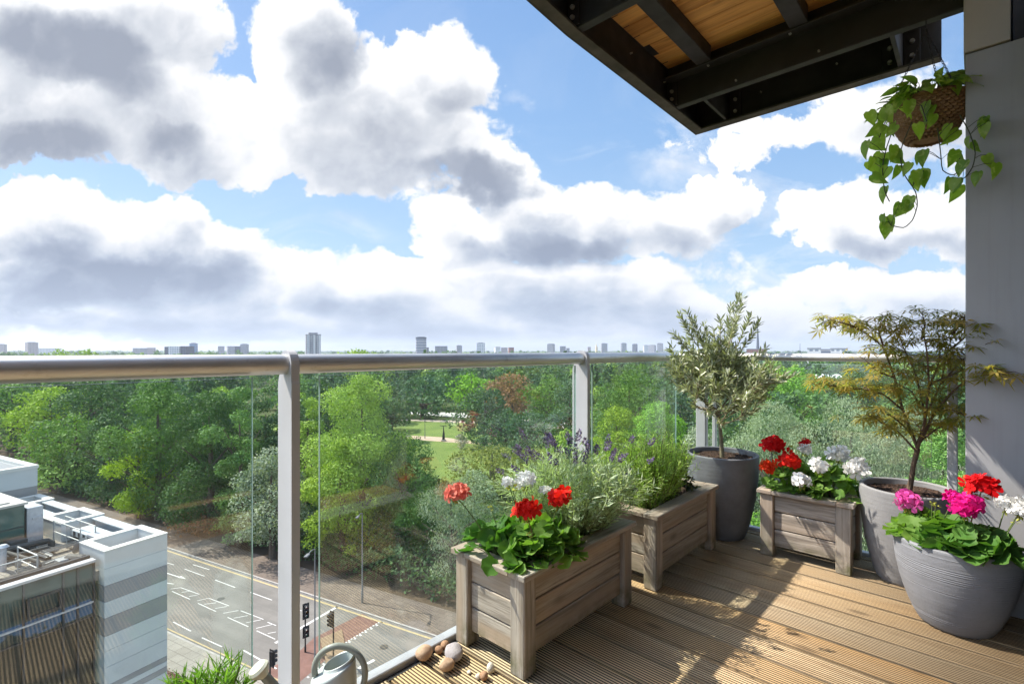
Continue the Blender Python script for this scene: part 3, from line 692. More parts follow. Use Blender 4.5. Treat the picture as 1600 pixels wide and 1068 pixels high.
pot('maple_pot', S_MAP, T_MAP, .452, .198, .125, M_POTL, 'pale grey pot holding the maple beside the pier')
pot('front_pot', S_FRT, T_FRT, .345, .203, .115, M_POTM, 'bulbous grey pot of magenta geraniums in front of the maple', .02)
# ------------------------------------------------------------------ potted plants
T_ROUND = t_round(); T_HEART = t_heart(); T_FOLD = t_fold()
def floret_tpl():
    v = []; f = []
    for i in range(5):
        a = 2*math.pi*i/5; c, s_ = math.cos(a), math.sin(a); b = len(v)
        for x, y, z in ((.08, 0, 0), (.5, .30, .12), (.88, .30, .17), (1.02, 0, .10), (.88, -.30, .17), (.5, -.30, .12)):
            v.append([x*c-y*s_, x*s_+y*c, z])
        f.append([b+5, b+4, b+3, b+2, b+1, b][::-1])
    return np.array(v), [f]
T_FLO = floret_tpl()
def flower_head(par, p, r, mat, off, n=None, sq=.8, up=(0, 0, 1)):
    n = n or int(19*(r/.03)**1.3); d = rdir(n, -.45, 1.); lv = Leaves(); w = rdir(1)[0]; d = unit(d+.35*w*np.array([1, 1, .2]))
    P = np.array(p)+d*np.array([r, r, r*sq])*RNG.uniform(.55, 1.15, (n, 1))
    nr = unit(d+RNG.normal(0, .42, (n, 3))); ref = rdir(n)
    lv.put(*T_FLO, P, frames(np.cross(nr, ref), nr), r*RNG.uniform(.48, .88, n))
    # a second layer of half hidden petals
    m = n//2; d = rdir(m, -.7, .9); P = np.array(p)+d*np.array([r, r, r*sq])*RNG.uniform(.45, .75, (m, 1)); nr = unit(d+RNG.normal(0, .5, (m, 3)))
    lv.put(*T_FLO, P, frames(np.cross(nr, rdir(m)), nr), r*RNG.uniform(.45, .6, m))
    return lv.build('flower_head', mat, par, False, off)
def curve(a, b, bow, n=7):
    a, b = Vector(a), Vector(b); c = (a+b)/2+Vector(bow)
    return [(1-t)**2*a+2*t*(1-t)*c+t*t*b for t in [i/(n-1) for i in range(n)]]
def stem(par, a, b, bow, r, mat, off, name='flower_stem', r2=None):
    mb = MB(); k = curve(a, b, bow); n = len(k)
    mb.tube(k, [r+(((r2 or r*.8)-r)*i/(n-1)) for i in range(n)], 6); return obj(name, mb, mat, par, True, off)
def calyx(par, p, r, off, mat=None):
    lv = Leaves(); n = 14; d = rdir(n, -1, .1); lv.put(*t_quad(.35), np.array(p)-np.array([0, 0, r*.8])+d*r*.1, frames(d, rdir(n)), r*RNG.uniform(.4, .7, n)); lv.build('calyx', mat or M_BUD, par, False, off)
def geranium(s, t, z, rx, ry, h, n, label, flowers, leaf=M_GER, size=(.045, .072), over=0., rot=0., buds=()):
    g = bthing('geranium', s, t, z, label, 'geranium'); off = (s, t, z); lv = Leaves()
    q = np.sqrt(RNG.random(n)); a = RNG.uniform(0, 2*np.pi, n)
    ox, oy = q*np.cos(a), q*np.sin(a); hh = h*(1-.82*q**2)*RNG.uniform(.62, 1.05, n)-over*np.maximum(0, q-.75)*.3
    P = np.stack([s+ox*rx, t+oy*ry, z+hh+.004], 1)
    outw = np.stack([ox, oy, np.zeros(n)], 1)
    nr = unit(np.array([0, 0, 1.])+outw*RNG.uniform(.35, 1.2, (n, 1))+RNG.normal(0, .40, (n, 3))+np.array([-.18, .25, .1])); 
    dr = outw+RNG.normal(0, .45, (n, 3))
    lv.put(T_ROUND[0], T_ROUND[1], P, frames(dr, nr), RNG.uniform(*size, n), np.clip(RNG.random(n)*.7+.3*(1-q)*0+.15, 0, 1), T_ROUND[2])
    lv.build('leaves', leaf, g, True, off)
    mb = MB()
    for i in range(0, n, 2):
        p = Vector(P[i]); b = Vector((s+ox[i]*rx*.35, t+oy[i]*ry*.35, z-.012)); mb.tube(curve(b, p, (0, 0, .01), 4), .0016, 4)
    obj('stems', mb, M_STEM, g, True, off)
    for (px, py, d, mat, r) in flowers:
        p = pb(px, py, d); base = Vector((s+(p.x-s)*.35, t+(p.y-t)*.35, z+h*.35))
        stem(g, base, p-Vector((0, 0, r*.5)), ((p.x-base.x)*-.1, (p.y-base.y)*-.1, .012), .0026, M_STEMR if random.random() < .4 else M_STEM, off)
        flower_head(g, p, r, mat, off); calyx(g, p, r, off)
    for (px, py, d, r) in buds:
        p = pb(px, py, d); base = Vector((s+(p.x-s)*.4, t+(p.y-t)*.4, z+h*.4)); stem(g, base, p, (0, 0, .012), .002, M_STEM, off)
        lv = Leaves(); k = 10; dd = rdir(k, -.3, 1); lv.put(*t_fold(.5, .1, .1), np.array(p)+dd*r*.4, frames(dd, rdir(k)), r*RNG.uniform(.5, .9, k)); lv.build('bud', M_BUD, g, False, off)
    return g
# nearest planter
geranium(1.385, 1.31, .332, .15, .20, .125, 85, 'coral geranium in the nearest planter, single bloom leaning out towards the glass',
         [(713, 769, 1.93, M_CORAL, .036)], M_GERD, (.05, .075), .02, buds=[(767, 794, 1.95, .016)])
geranium(1.44, 1.19, .332, .19, .12, .15, 115, 'red geranium with two scarlet blooms hanging over the edge of the nearest planter',
         [(822, 795, 1.74, M_RED, .036), (873, 777, 1.83, M_RED, .036)], M_GER, (.048, .075), .05, buds=[(826, 836, 1.72, .015)])
geranium(1.56, 1.34, .332, .10, .10, .125, 36, 'white geranium between the red geranium and the lavender',
         [(794, 752, 1.95, M_WHITE, .022), (820, 751, 1.97, M_WHITE, .034), (852, 766, 1.96, M_WHITE, .021)], M_GER, (.045, .065), 0., buds=[(800, 762, 1.93, .022), (812, 764, 1.93, .02)])
# box by the far corner
geranium(3.10, .745, .332, .15, .135, .185, 110, 'red geranium with four blooms in the small planter beside the olive pot',
         [(1209, 694, 2.78, M_DRED, .044), (1233, 718, 2.70, M_RED, .042), (1199, 729, 2.68, M_ORANGE, .034), (1257, 692, 2.82, M_DRED, .024)], M_GER, (.042, .066), .02, buds=[(1268, 690, 2.8, .016), (1234, 700, 2.8, .02)])
geranium(3.10, .575, .332, .155, .15, .18, 120, 'white geranium with five blooms in the small planter between the grey pots',
         [(1257, 702, 2.74, M_WHITE, .030), (1312, 709, 2.66, M_WHITE, .042), (1281, 728, 2.60, M_WHITE, .036), (1253, 751, 2.55, M_WHITE, .036), (1339, 732, 2.55, M_WHITE, .042)], M_GER, (.042, .068), .03)
# big front pot
geranium(2.72, .135, .322, .13, .13, .105, 80, 'magenta geranium with three blooms in the bulbous front pot',
         [(1418, 783, 2.16, M_PINK, .039), (1489, 777, 2.02, M_MAG, .030), (1507, 790, 1.95, M_MAG, .041)], M_GER, (.055, .082), .02, buds=[(1462, 789, 2.05, .016), (1456, 787, 2.05, .012)])
geranium(2.66, .05, .322, .14, .12, .11, 62, 'crimson geranium with one tall bloom in the front pot', [(1533, 760, 2.03, M_DRED, .043)], M_GERD, (.055, .085), .03)
geranium(2.66, -.035, .322, .12, .09, .10, 40, 'white geranium at the pier side of the front pot', [(1571, 787, 1.90, M_WHITE, .030), (1594, 793, 1.87, M_WHITE, .034)], M_GERD, (.05, .08), .03, buds=[(1586, 815, 1.86, .014)])

def strands(lv, P0, P1, bow, tpl, per, size, spread, tone, zrange=(.15, 1.), upb=.6):
    """blades set along many curved stems; P0,P1,bow (n,3)"""
    n = len(P0); C = (P0+P1)/2+bow
    tt = np.tile(np.linspace(zrange[0], zrange[1], per), n)+RNG.uniform(-.03, .03, n*per); i = np.repeat(np.arange(n), per); T = tt[:, None]
    P = (1-T)**2*P0[i]+2*T*(1-T)*C[i]+T*T*P1[i]; tan = unit(2*(1-T)*(C[i]-P0[i])+2*T*(P1[i]-C[i]))
    side = RNG.normal(0, 1, (n*per, 3)); side -= tan*(side*tan).sum(1, keepdims=True); side = unit(side)
    d = unit(tan*upb+side*spread); lv.put(*tpl, P, frames(d, RNG.normal(0, 1, (n*per, 3))+tan*.5), RNG.uniform(*size, n*per), np.clip(np.repeat(tone, per)+RNG.normal(0, .2, n*per), 0, 1))
def stems_obj(par, P0, P1, bow, r, mat, off, name='stems', sides=4):
    V = []; Fq = []; n = len(P0); C = (P0+P1)/2+bow; K = 5; ang = np.arange(3)*2*np.pi/3
    for k in range(K):
        T = k/(K-1); c = (1-T)**2*P0+2*T*(1-T)*C+T*T*P1
        for a in ang: V.append(c+np.array([np.cos(a), np.sin(a), 0])*r*(1-.5*T))
    V = np.stack(V, 1).reshape(-1, 3); 
    f = np.array([[k*3+j, k*3+(j+1) % 3, (k+1)*3+(j+1) % 3, (k+1)*3+j] for k in range(K-1) for j in range(3)])
    npobj(name, V-np.array(off), [tfaces(f.tolist(), n, 3*K)], mat, par, {'tone': RNG.random(n*len(f))}, smooth=True)
def bush(name, label, cat, c, rx, ry, z, n, hgt, lean, leafmat, tpl, per, size, spread, upb, stemmat, sr=.0014, hv=.25):
    s, t = c; b = bthing(name, s, t, z, label, cat); off = np.array([s, t, z])
    q = np.sqrt(RNG.random(n)); a = RNG.uniform(0, 2*np.pi, n); ox, oy = q*np.cos(a), q*np.sin(a)
    P0 = np.stack([s+ox*rx*.55, t+oy*ry*.55, np.full(n, z)], 1)
    H = hgt*(1-.35*q**2)*RNG.uniform(1-hv, 1+hv*.35, n)
    P1 = P0+np.stack([ox*rx*lean*RNG.uniform(.5, 1.3, n), oy*ry*lean*RNG.uniform(.5, 1.3, n), H], 1)+RNG.normal(0, .012, (n, 3))
    bow = np.stack([-ox*rx*.10, -oy*ry*.10, np.full(n, .015)], 1)+RNG.normal(0, .008, (n, 3))
    lv = Leaves(); strands(lv, P0, P1, bow, tpl, per, size, spread, RNG.random(n), (.1, 1.), upb)
    lv.build('leaves', leafmat, b, False, off); stems_obj(b, P0, P1, bow, sr, stemmat, off); return b, off
NEEDLE = t_quad(.14)
M_LAVS = plain('lavender_stem', (.17, .20, .11), .7); M_ROSS = plain('rosemary_stem', (.13, .13, .05), .7)
# lavender: leafy mound, then bare stalks with purple spikes
lav, loff = bush('lavender', 'bushy lavender with purple flower spikes in the nearest planter', 'lavender', (1.78, 1.29), .245, .205, .325, 560, .335, .85, M_LAV, t_quad(.12), 28, (.026, .046), .75, .8, M_LAVS)
bush_n = 0
def spikes():
    tg = []
    for _ in range(44): tg.append((random.gauss(892, 40), random.uniform(686, 728), random.uniform(2.05, 2.3)))
    tg += [(818, 714, 2.05), (830, 708, 2.08), (838, 720, 2.1), (826, 722, 2.05), (789, 738, 2.0), (812, 736, 2.0), (948, 693, 2.4), (975, 740, 2.3), (965, 748, 2.2), (985, 768, 2.2), (870, 728, 2.0), (953, 722, 2.3)]
    P1 = np.array([pb(*q)[:] for q in tg]); n = len(P1)
    P0 = np.stack([1.80+(P1[:, 0]-1.80)*.45, 1.29+(P1[:, 1]-1.29)*.45, np.full(n, .50)], 1)+RNG.normal(0, .02, (n, 3))
    bow = RNG.normal(0, .008, (n, 3)); stems_obj(lav, P0, P1, bow, .0012, M_LAVS, loff, 'flower_stalks')
    ax = unit(P1-P0); lv = Leaves()
    for i in range(n):
        L = random.uniform(.032, .054); k = 56; u = RNG.random(k); d = RNG.normal(0, 1, (k, 3)); d -= ax[i]*(d@ax[i])[:, None]; d = unit(d)
        prof = 0.0058*np.sin(np.clip(u*1.05+.12, 0, 1)*np.pi)**.5*(.75+.25*np.sign(np.sin(u*22)))
        P = P1[i]+ax[i]*(u*L)[:, None]+d*prof[:, None]; dr = unit(d+ax[i]*.9)
        lv.put(*t_quad(.6), P, frames(dr, RNG.normal(0, 1, (k, 3))), RNG.uniform(.008, .012, k), np.clip(RNG.normal(.45, .25, k), 0, 1))
    lv.build('flower_spikes', M_LAVF, lav, False, loff)
spikes()
bush('rosemary', 'upright yellow green rosemary filling the middle planter', 'rosemary', (2.46, 1.255), .31, .18, .325, 330, .345, .5, M_ROS, t_quad(.12), 46, (.020, .036), .8, .7, M_ROSS, .002, .3)
bush('rosemary', 'low bushy rosemary at the near end of the middle planter', 'rosemary', (2.28, 1.22), .14, .14, .325, 110, .22, .6, M_ROS, t_quad(.12), 34, (.017, .028), .8, .7, M_ROSS, .002, .3)
# little succulent
def succulent():
    s, t, z = 2.745, 1.20, .325; b = bthing('succulent', s, t, z, 'small dark succulent at the far end of the rosemary planter', 'succulent'); off = (s, t, z); lv = Leaves()
    for px, py in ((1072, 738), (1083, 744), (1091, 760), (1076, 758), (1066, 750), (1082, 765)):
        p1 = pb(px, py, 2.66); stem(b, (s, t, z), p1, (0, 0, .01), .0035, M_STEM, off, 'stem'); n = 11
        T = RNG.uniform(.35, 1.05, n)[:, None]; P = np.array([s, t, z])+(np.array(p1[:])-np.array([s, t, z]))*T; d = rdir(n, -.2, .9)
        lv.put(*t_fold(.55, .06, .05), P, frames(d, rdir(n, .2, 1)), RNG.uniform(.024, .036, n))
    lv.build('leaves', M_SUCC, b, True, off)
succulent()

# olive tree ---------------------------------------------------------------------
def twig_tree(base, specs, mat, par, off, name='branch'):
    for pts, r0, r1 in specs:
        n = len(pts); mb = MB(); mb.tube(pts, [r0+(r1-r0)*i/(n-1) for i in range(n)], 7); obj(name, mb, mat, par, True, off)
def olive():
    b = bthing('olive_tree', S_OLV, T_OLV, .467, 'clipped olive tree with a round silvery crown in the dark pot', 'olive tree'); off = (S_OLV, T_OLV, .467)
    base = Vector((S_OLV, T_OLV, .460)); top = pb(1121, 640, 3.03)
    mb = MB(); k = [base, base+Vector((.004, .006, .1)), base+Vector((-.003, .012, .2)), top]
    mb.tube(k, [.0135, .0115, .0105, .0115], 10); obj('trunk', mb, M_BARK, b, True, off)
    c = np.array(pb(1125, 585, 3.05)[:]); lv = Leaves(); mb = MB(); ends = []
    def grow(p, d, L, r, lev):
        n = 5; pts = [p]; dd = d.normalized()
        for i in range(n):
            dd = (dd+Vector((random.gauss(0, .14), random.gauss(0, .14), random.gauss(.07, .1)))).normalized(); pts.append(pts[-1]+dd*L/n)
        mb.tube(pts, [r*(1-.55*i/n) for i in range(n+1)], 5, 0, False)
        if lev == 0 or L < .11: ends.append(pts); return
        ends.append(pts[2:])
        for i in range(random.choice((3, 4, 4))):
            q = pts[random.randint(2, n)]; a = dd.orthogonal().normalized(); a.rotate(Matrix.Rotation(random.uniform(0, 6.28), 3, dd))
            grow(q, dd*.75+a*random.uniform(.5, 1.0)+Vector((0, 0, .18)), L*random.uniform(.55, .8), r*.55, lev-1)
    for i in range(14):
        a = 2*math.pi*i/14+random.uniform(-.3, .3); up = random.uniform(.15, 1.1)
        grow(top-Vector((0, 0, .02*(i % 3))), Vector((math.cos(a), math.sin(a), up)), random.uniform(.20, .275), .006, 2)
    for _ in range(120):
        d = Vector(rdir(1, -.75, 1.)[0]); e = Vector(c)+Vector((d.x*.20, d.y*.20, d.z*.20-.01))*random.uniform(.6, 1.05); st = Vector(c)+(e-Vector(c))*.45; e += Vector((0, 0, random.uniform(.0, .07)))
        pts = curve(st, e, (0, 0, -.01), 5); mb.tube(pts, [.0024, .002, .0016, .0013, .001], 4, 0, False); ends.append(pts)
    # long upright sprigs
    for px, py in ((1062, 492), (1073, 488), (1085, 500), (1100, 470+40), (1115, 515), (1126, 498), (1142, 480), (1154, 462), (1160, 468), (1172, 495), (1185, 505), (1148, 500), (1196, 545), (1195, 580), (1052, 520), (1060, 605), (1058, 560)):
        e = pb(px, py, 3.05+random.uniform(-.12, .12)); st = Vector(c)+(e-Vector(c))*.25+Vector((0, 0, -.03)); pts = curve(st, e, (0, 0, -.02)); mb.tube(pts, [.0035, .003, .0028, .0024, .002, .0016, .001], 5); ends.append(pts[2:]); ends.append(pts[2:])
    obj('branches', mb, M_BARK, b, True, off)
    tw = t_fold(.19, .03, .06)
    for pts in ends:
        A = np.array([p[:] for p in pts]); L = np.linalg.norm(A[-1]-A[0]); n = max(8, int(L*165)); u = RNG.uniform(.05, 1.04, n)*(len(A)-1); i = np.clip(u.astype(int), 0, len(A)-2)
        P = A[i]+(A[i+1]-A[i])*(u-i)[:, None]; tan = unit(A[i+1]-A[i]); sd = RNG.normal(0, 1, (n, 3)); sd -= tan*(sd*tan).sum(1, keepdims=True)
        lv.put(*tw, P, frames(tan*RNG.uniform(.7, 1.6, (n, 1))+unit(sd), RNG.normal(0, .8, (n, 3))+np.array([0, 0, .7])), RNG.uniform(.034, .054, n))
    lv.build('crown', M_OLV, b, False, off)
olive()

# maple ------------------------------------------------------------------------------
def maple():
    b = bthing('maple_tree', S_MAP, T_MAP, .42, 'small bronze leaved maple with fine cut foliage in the pale pot', 'maple tree'); off = (S_MAP, T_MAP, .42)
    base = Vector((S_MAP, T_MAP, .412)); fk = pb(1434, 700, 2.42); D = 2.40
    mb = MB(); mb.tube([base, base.lerp(fk, .3)+Vector((.004, 0, 0)), base.lerp(fk, .65)+Vector((-.004, .003, 0)), fk], [.014, .0115, .0105, .0115], 10); obj('trunk', mb, M_BARKM, b, True, off)
    br = MB(); lv = Leaves(); T = t_palm(7, .17)
    def limb(path, r):
        pts = []
        for i in range(len(path)-1):
            for k in range(4): pts.append(Vector(path[i]).lerp(Vector(path[i+1]), k/4))
        pts.append(Vector(path[-1])); n = len(pts)
        for i in range(1, n-1): pts[i] = (pts[i-1]+pts[i]*2+pts[i+1])/4
        br.tube(pts, [r*(1-.75*i/(n-1)) for i in range(n)], 6, 0, False); return pts
    def P(px, py, dd=0.): return pb(px, py, D+dd*(px < 1500)-max(0, px-1475)/95*.36)
    limbs = [[(1434, 700), (1445, 660), (1452, 600), (1448, 545), (1440, 510)], [(1434, 700), (1410, 640), (1398, 590), (1380, 540), (1345, 515), (1310, 503)],
             [(1446, 650), (1470, 600), (1480, 550), (1490, 515)], [(1438, 690), (1462, 640), (1500, 600), (1540, 585), (1570, 582)], [(1410, 640), (1380, 615), (1350, 608), (1318, 606)],
             [(1432, 705), (1405, 675), (1380, 662), (1360, 650)], [(1446, 650), (1430, 580), (1410, 540), (1400, 505)], [(1470, 600), (1505, 560), (1530, 545)], [(1450, 610), (1470, 560), (1465, 510)], [(1434, 690), (1440, 670), (1425, 655)], [(1462, 640), (1490, 640), (1510, 650)], [(1398, 590), (1370, 580), (1350, 560)], [(1480, 550), (1510, 525), (1520, 512)], [(1452, 600), (1500, 580), (1520, 570)], [(1440, 530), (1446, 505), (1440, 488)], [(1490, 520), (1500, 505), (1508, 497)], [(1345, 515), (1330, 508), (1300, 500)], [(1380, 540), (1372, 515), (1378, 498)], [(1436, 690), (1470, 665), (1496, 660)], [(1428, 680), (1395, 650), (1372, 640)], [(1440, 640), (1425, 610), (1400, 600)], [(1318, 606), (1300, 602), (1290, 600)]]
    for L in limbs:
        dd0 = random.uniform(-.10, .13); pts = limb([P(x, y, dd0*min(1, i/2)) for i, (x, y) in enumerate(L)], .0075 if len(L) > 4 else .005)
        n = len(pts)
        for i in range(n//3, n):
            for _ in range(3):
                a = random.uniform(0, 6.28); w = random.uniform(.02, .095); e = pts[i]+Vector((math.cos(a)*w, math.sin(a)*w, random.uniform(-.02, .035)))
                br.tube([pts[i], pts[i].lerp(e, .5)+Vector((0, 0, .008)), e], [.0016, .0012, .0008], 4, 0, False)
                k = random.choice((1, 2, 2, 3)); d = np.array([[math.cos(a), math.sin(a), 0]])+RNG.normal(0, .6, (k, 3)); d[:, 2] = RNG.uniform(-.75, .05, k)
                lv.put(*T, np.array(e[:])+RNG.normal(0, .010, (k, 3)), frames(d, np.array([0, 0, 1.])+RNG.normal(0, .28, (k, 3))), RNG.uniform(.042, .072, k), np.clip(RNG.normal(.45, .3, k), 0, 1))
    obj('branches', br, M_BARKM, b, True, off); lv.build('crown', M_MAPLE, b, False, off)
maple()

# hanging basket ------------------------------------------------------------------------
def basket():
    s, t, z0, z1 = 3.075, .165, 2.11, 2.285; R1, R0 = .155, .06; hz = 2.70
    h = bthing('hanging_basket', s, t, z0, 'brown wicker basket hanging on chains from the balcony above', 'hanging basket'); off = (s, t, z0)
    m, nt, out = newmat('wicker'); oc = OBJC(nt); n = NOISE(nt, oc, 60, 4)
    PR(nt, out, MIX(nt, MAPR(nt, n, .35, .65), MIX(nt, ATTR(nt, 'tone'), (.16, .085, .04), (.36, .22, .11)), (.24, .14, .075)), .75, 0, .3)
    mb = MB(); rows = 17; seg = 56; tones = []
    for r in range(rows):
        q = r/(rows-1); z = z0+(z1-z0)*q; rad = R0+(R1-R0)*(q**.55); pts = []
        for k in range(seg+1):
            a = 2*math.pi*k/seg; w = .0045*(1 if (k+r) % 2 else -1); pts.append((s+(rad+w)*math.cos(a), t+(rad+w)*math.sin(a), z+random.uniform(-.0015, .0015)))
        n0 = len(mb.f); mb.tube(pts, .0078, 6); tones += [random.random()]*(len(mb.f)-n0)
    n0 = len(mb.f)
    for k in range(seg//2):
        a = 2*math.pi*k/(seg//2); mb.tube([(s+(R0+(R1-R0)*(q**.55))*math.cos(a), t+(R0+(R1-R0)*(q**.55))*math.sin(a), z0+(z1-z0)*q) for q in (0, .25, .5, .75, 1)], .004, 5)
    mb.disc(R0, z0+.003, 28, (s, t)); tones += [.2]*(len(mb.f)-n0)
    o = obj('basket', mb, m, h, True, off, fix=False); at = o.data.attributes.new('tone', 'FLOAT', 'FACE'); at.data.foreach_set('value', tones)
    mb = MB(); mb.disc(R1-.01, z1-.03, 32, (s, t)); obj('soil', mb, M_SOIL, h, False, off)
    M_CH = plain('chain_steel', (.06, .055, .055), .4, .8)
    hk = (s+.03, t+.01, hz)
    for i in range(3):
        a = R(100+120*i); e = Vector((s+R1*math.cos(a), t+R1*math.sin(a), z1)); top = Vector(hk)-Vector((0, 0, .05)); d = (e-top); L = d.length; dn = d.normalized(); u = dn.orthogonal().normalized(); w = dn.cross(u); N = int(L/.0135); mb = MB()
        for k in range(N):
            c = top+dn*(k+.5)*L/N; A = u if k % 2 else w
            mb.tube([c+dn*.0095*math.cos(x)+A*.0042*math.sin(x) for x in [2*math.pi*j/8 for j in range(9)]], .0014, 4, 0, False)
        obj('chain', mb, M_CH, h, True, off)
    mb = MB(); mb.tube([Vector(hk)+Vector((0, .0, .005)), Vector(hk)+Vector((0, 0, -.02)), Vector(hk)+Vector((.008, 0, -.035)), Vector(hk)+Vector((0, 0, -.052)), Vector(hk)+Vector((-.009, 0, -.042))], .003, 6); obj('hook', mb, M_CH, h, True, off)
    # trailing plant
    p = bthing('trailing_plant', s, t, z1-.02, 'trailing heart leaved plant spilling out of the hanging basket', 'trailing plant'); off = (s, t, z1-.02)
    lv = Leaves(); D = 2.30; mbv = MB()
    def leaf(pos, d, up, size, tone): lv.put(T_HEART[0], T_HEART[1], np.array([pos]), frames(np.array([d], float), np.array([up], float)), np.array([size]), tone, T_HEART[2])
    # mound of leaves over the rim; the camera is along -s
    for k in range(120):
        a = random.uniform(0, 6.28); q = math.sqrt(random.random()); rr = R1*(.25+.95*q)
        pos = (s+rr*math.cos(a), t+rr*math.sin(a), z1+.115*(1-q**2)*random.uniform(.4, 1.15)+.0)
        d = (math.cos(a)+random.gauss(0, .4), math.sin(a)+random.gauss(0, .4), random.uniform(-1.1, .35)); up = (math.cos(a)*.8-.5, math.sin(a)*.8, random.uniform(.2, 1.))
        leaf(pos, d, up, random.uniform(.056, .086), random.random())
        mbv.tube([(s+rr*.3*math.cos(a), t+rr*.3*math.sin(a), z1-.02), (s+rr*.8*math.cos(a), t+rr*.8*math.sin(a), pos[2]+.012), pos], .0016, 4)
    # vines hanging in front of the wicker and below, by where they hang in the photo
    vines = [([(1400, 190), (1385, 230), (1378, 262), (1382, 300), (1390, 315)], [(1352, 235), (1366, 262), (1382, 250), (1377, 262), (1374, 280), (1380, 305)], 2.26),
             ([(1425, 190), (1404, 240), (1413, 275), (1432, 300), (1434, 322), (1426, 345), (1412, 357), (1392, 352)], [(1395, 240), (1400, 270), (1416, 265), (1432, 285), (1440, 278), (1418, 320), (1410, 328), (1390, 350), (1380, 345), (1384, 360)], 2.24),
             ([(1465, 200), (1470, 240), (1472, 268), (1490, 275), (1505, 262)], [(1442, 248), (1435, 247), (1488, 248), (1478, 205), (1478, 215), (1500, 265), (1493, 290)], 2.24),
             ([(1500, 180), (1517, 210), (1525, 240), (1520, 262), (1508, 278), (1497, 282)], [(1537, 200), (1512, 224), (1545, 252), (1525, 280), (1502, 262), (1555, 268), (1490, 290), (1538, 205)], 2.10),
             ([(1395, 175), (1380, 195), (1374, 215)], [(1362, 185), (1377, 190), (1388, 180), (1366, 205), (1376, 222), (1392, 205)], 2.26),
             ([(1440, 165), (1448, 190)], [(1450, 180), (1446, 172), (1455, 190), (1436, 205), (1420, 170)], 2.22)]
    for path, lf, d in vines:
        pts = [pb(x, y, d+random.uniform(-.01, .01)) for x, y in path]; sm = []
        for i in range(len(pts)-1):
            for j in range(3): sm.append(pts[i].lerp(pts[i+1], j/3))
        sm.append(pts[-1])
        for i in range(1, len(sm)-1): sm[i] = (sm[i-1]+2*sm[i]+sm[i+1])/4
        if len(sm) > 2: mbv.tube(sm, .0022, 5)
        for (x, y) in lf:
            for rep in range(2 if random.random() < .45 else 1):
                c = pb(x+(random.uniform(-14, 14) if rep else 0), y+(random.uniform(-16, 16) if rep else 0), d+random.uniform(-.03, .03)); st = min(sm, key=lambda q: (q-c).length); size = random.uniform(.056, .084)
                dirw = Vector((0, random.gauss(0, .45), -1)).normalized(); root = c-dirw*size*.5
                mbv.tube([st, st.lerp(root, .5)+Vector((0, 0, .006)), root], .0012, 4)
                leaf(root[:], dirw[:], (-1+random.gauss(0, .35), random.gauss(0, .6), .25+random.gauss(0, .3)), size, random.random())
    lv.build('leaves', M_POTHOS, p, True, off); obj('vines', mbv, M_VINE, p, True, off)
basket()

# watering can --------------------------------------------------------------------------
def can():
    c0 = pb(521, 1040, 1.215); s, t = c0.x, c0.y; z0 = .004; H = c0.z-.004
    M_CAN = plain('grey_green_plastic', (.46, .49, .47), .36, 0, .5, .05, 10); M_CANW = plain('cream_plastic', (.62, .60, .48), .45, 0, .4, .05, 10); M_CAND = plain('grey_green_handle', (.27, .28, .235), .42, 0, .45, .06, 10)
    c = bthing('watering_can', s, t, 0, 'grey plastic watering can with a looped handle behind the stones', 'watering can'); off = (s, t, 0)
    mb = MB(); r = .0525; n = 48; vs = []
    lf = Vector((-.6808, .7325)).normalized()           # to the left in the photo: spout side
    # body, sloping shoulder on the spout side, round mouth set to the other side with a raised lip
    for (rr, z, sh, tl) in ((.86, z0, 0, 0), (1.06, z0+.005, 0, 0), (1.10, z0+.03, 0, 0), (1.08, H*.55, 0, 0), (1.03, H-.035, 0, .10), (1.0, H-.012, 0, .34), (.985, H-.004, 0, .40), (.95, H+.001, .01, .42), (.80, H+.003, .13, .40), (.70, H+.004, .24, .38), (.675, H+.012, .26, .36), (.655, H+.014, .26, .36), (.635, H+.010, .26, .36), (.625, H-.03, .26, .3), (.70, H-.10, .15, 0), (.80, z0+.03, 0, 0)):
        for k in range(n):
            a = 2*math.pi*k/n; x = rr*r*math.cos(a)-lf.x*sh*r; y = rr*r*math.sin(a)-lf.y*sh*r; vs.append((s+x, t+y, z-(x*lf.x+y*lf.y)*tl))
    m = len(vs)//n; fs = [(i*n+k, i*n+(k+1) % n, (i+1)*n+(k+1) % n, (i+1)*n+k) for i in range(m-1) for k in range(n)]+[tuple(range(n))[::-1], tuple((m-1)*n+k for k in range(n))]
    mb.add(vs, fs); obj('body', mb, M_CAN, c, 'all', off)
    # handle loop: strap from the front shoulder over the mouth and down the back
    pts = []; e0 = pb(492, 1054, 1.205); mid = [pb(491, 1038, 1.205), pb(498, 1023, 1.21), pb(511, 1012, 1.21), pb(528, 1007, 1.215), pb(546, 1011, 1.22), pb(561, 1022, 1.22), pb(570, 1038, 1.22), pb(571, 1058, 1.22), pb(565, 1080, 1.22), pb(556, 1100, 1.215)]
    mb = MB(); pp = [e0]+mid; sm = []
    for i in range(len(pp)-1):
        for j in range(3): sm.append(pp[i].lerp(pp[i+1], j/3))
    sm.append(pp[-1]); 
    for _ in range(2):
        for i in range(1, len(sm)-1): sm[i] = (sm[i-1]+2*sm[i]+sm[i+1])/4
    mb.tube(sm, .0075, 12); obj('handle', mb, M_CAND, c, True, off)
    a = pb(470, 1130, 1.16); bq = pb(425, 1068, 1.14); e = pb(408, 1049, 1.13); mb = MB(); mb.tube([a, a.lerp(bq, .5), bq, e], [.017, .013, .011, .010], 12); obj('spout', mb, M_CAND, c, True, off)
    d = (e-bq).normalized(); mb = MB(); u = d.orthogonal().normalized(); mb.tube([e-d*.012, e+d*.002, e+d*.010, e+d*.016], [.010, .021, .023, .019], 18); obj('rose', mb, M_CANW, c, True, off)
can()

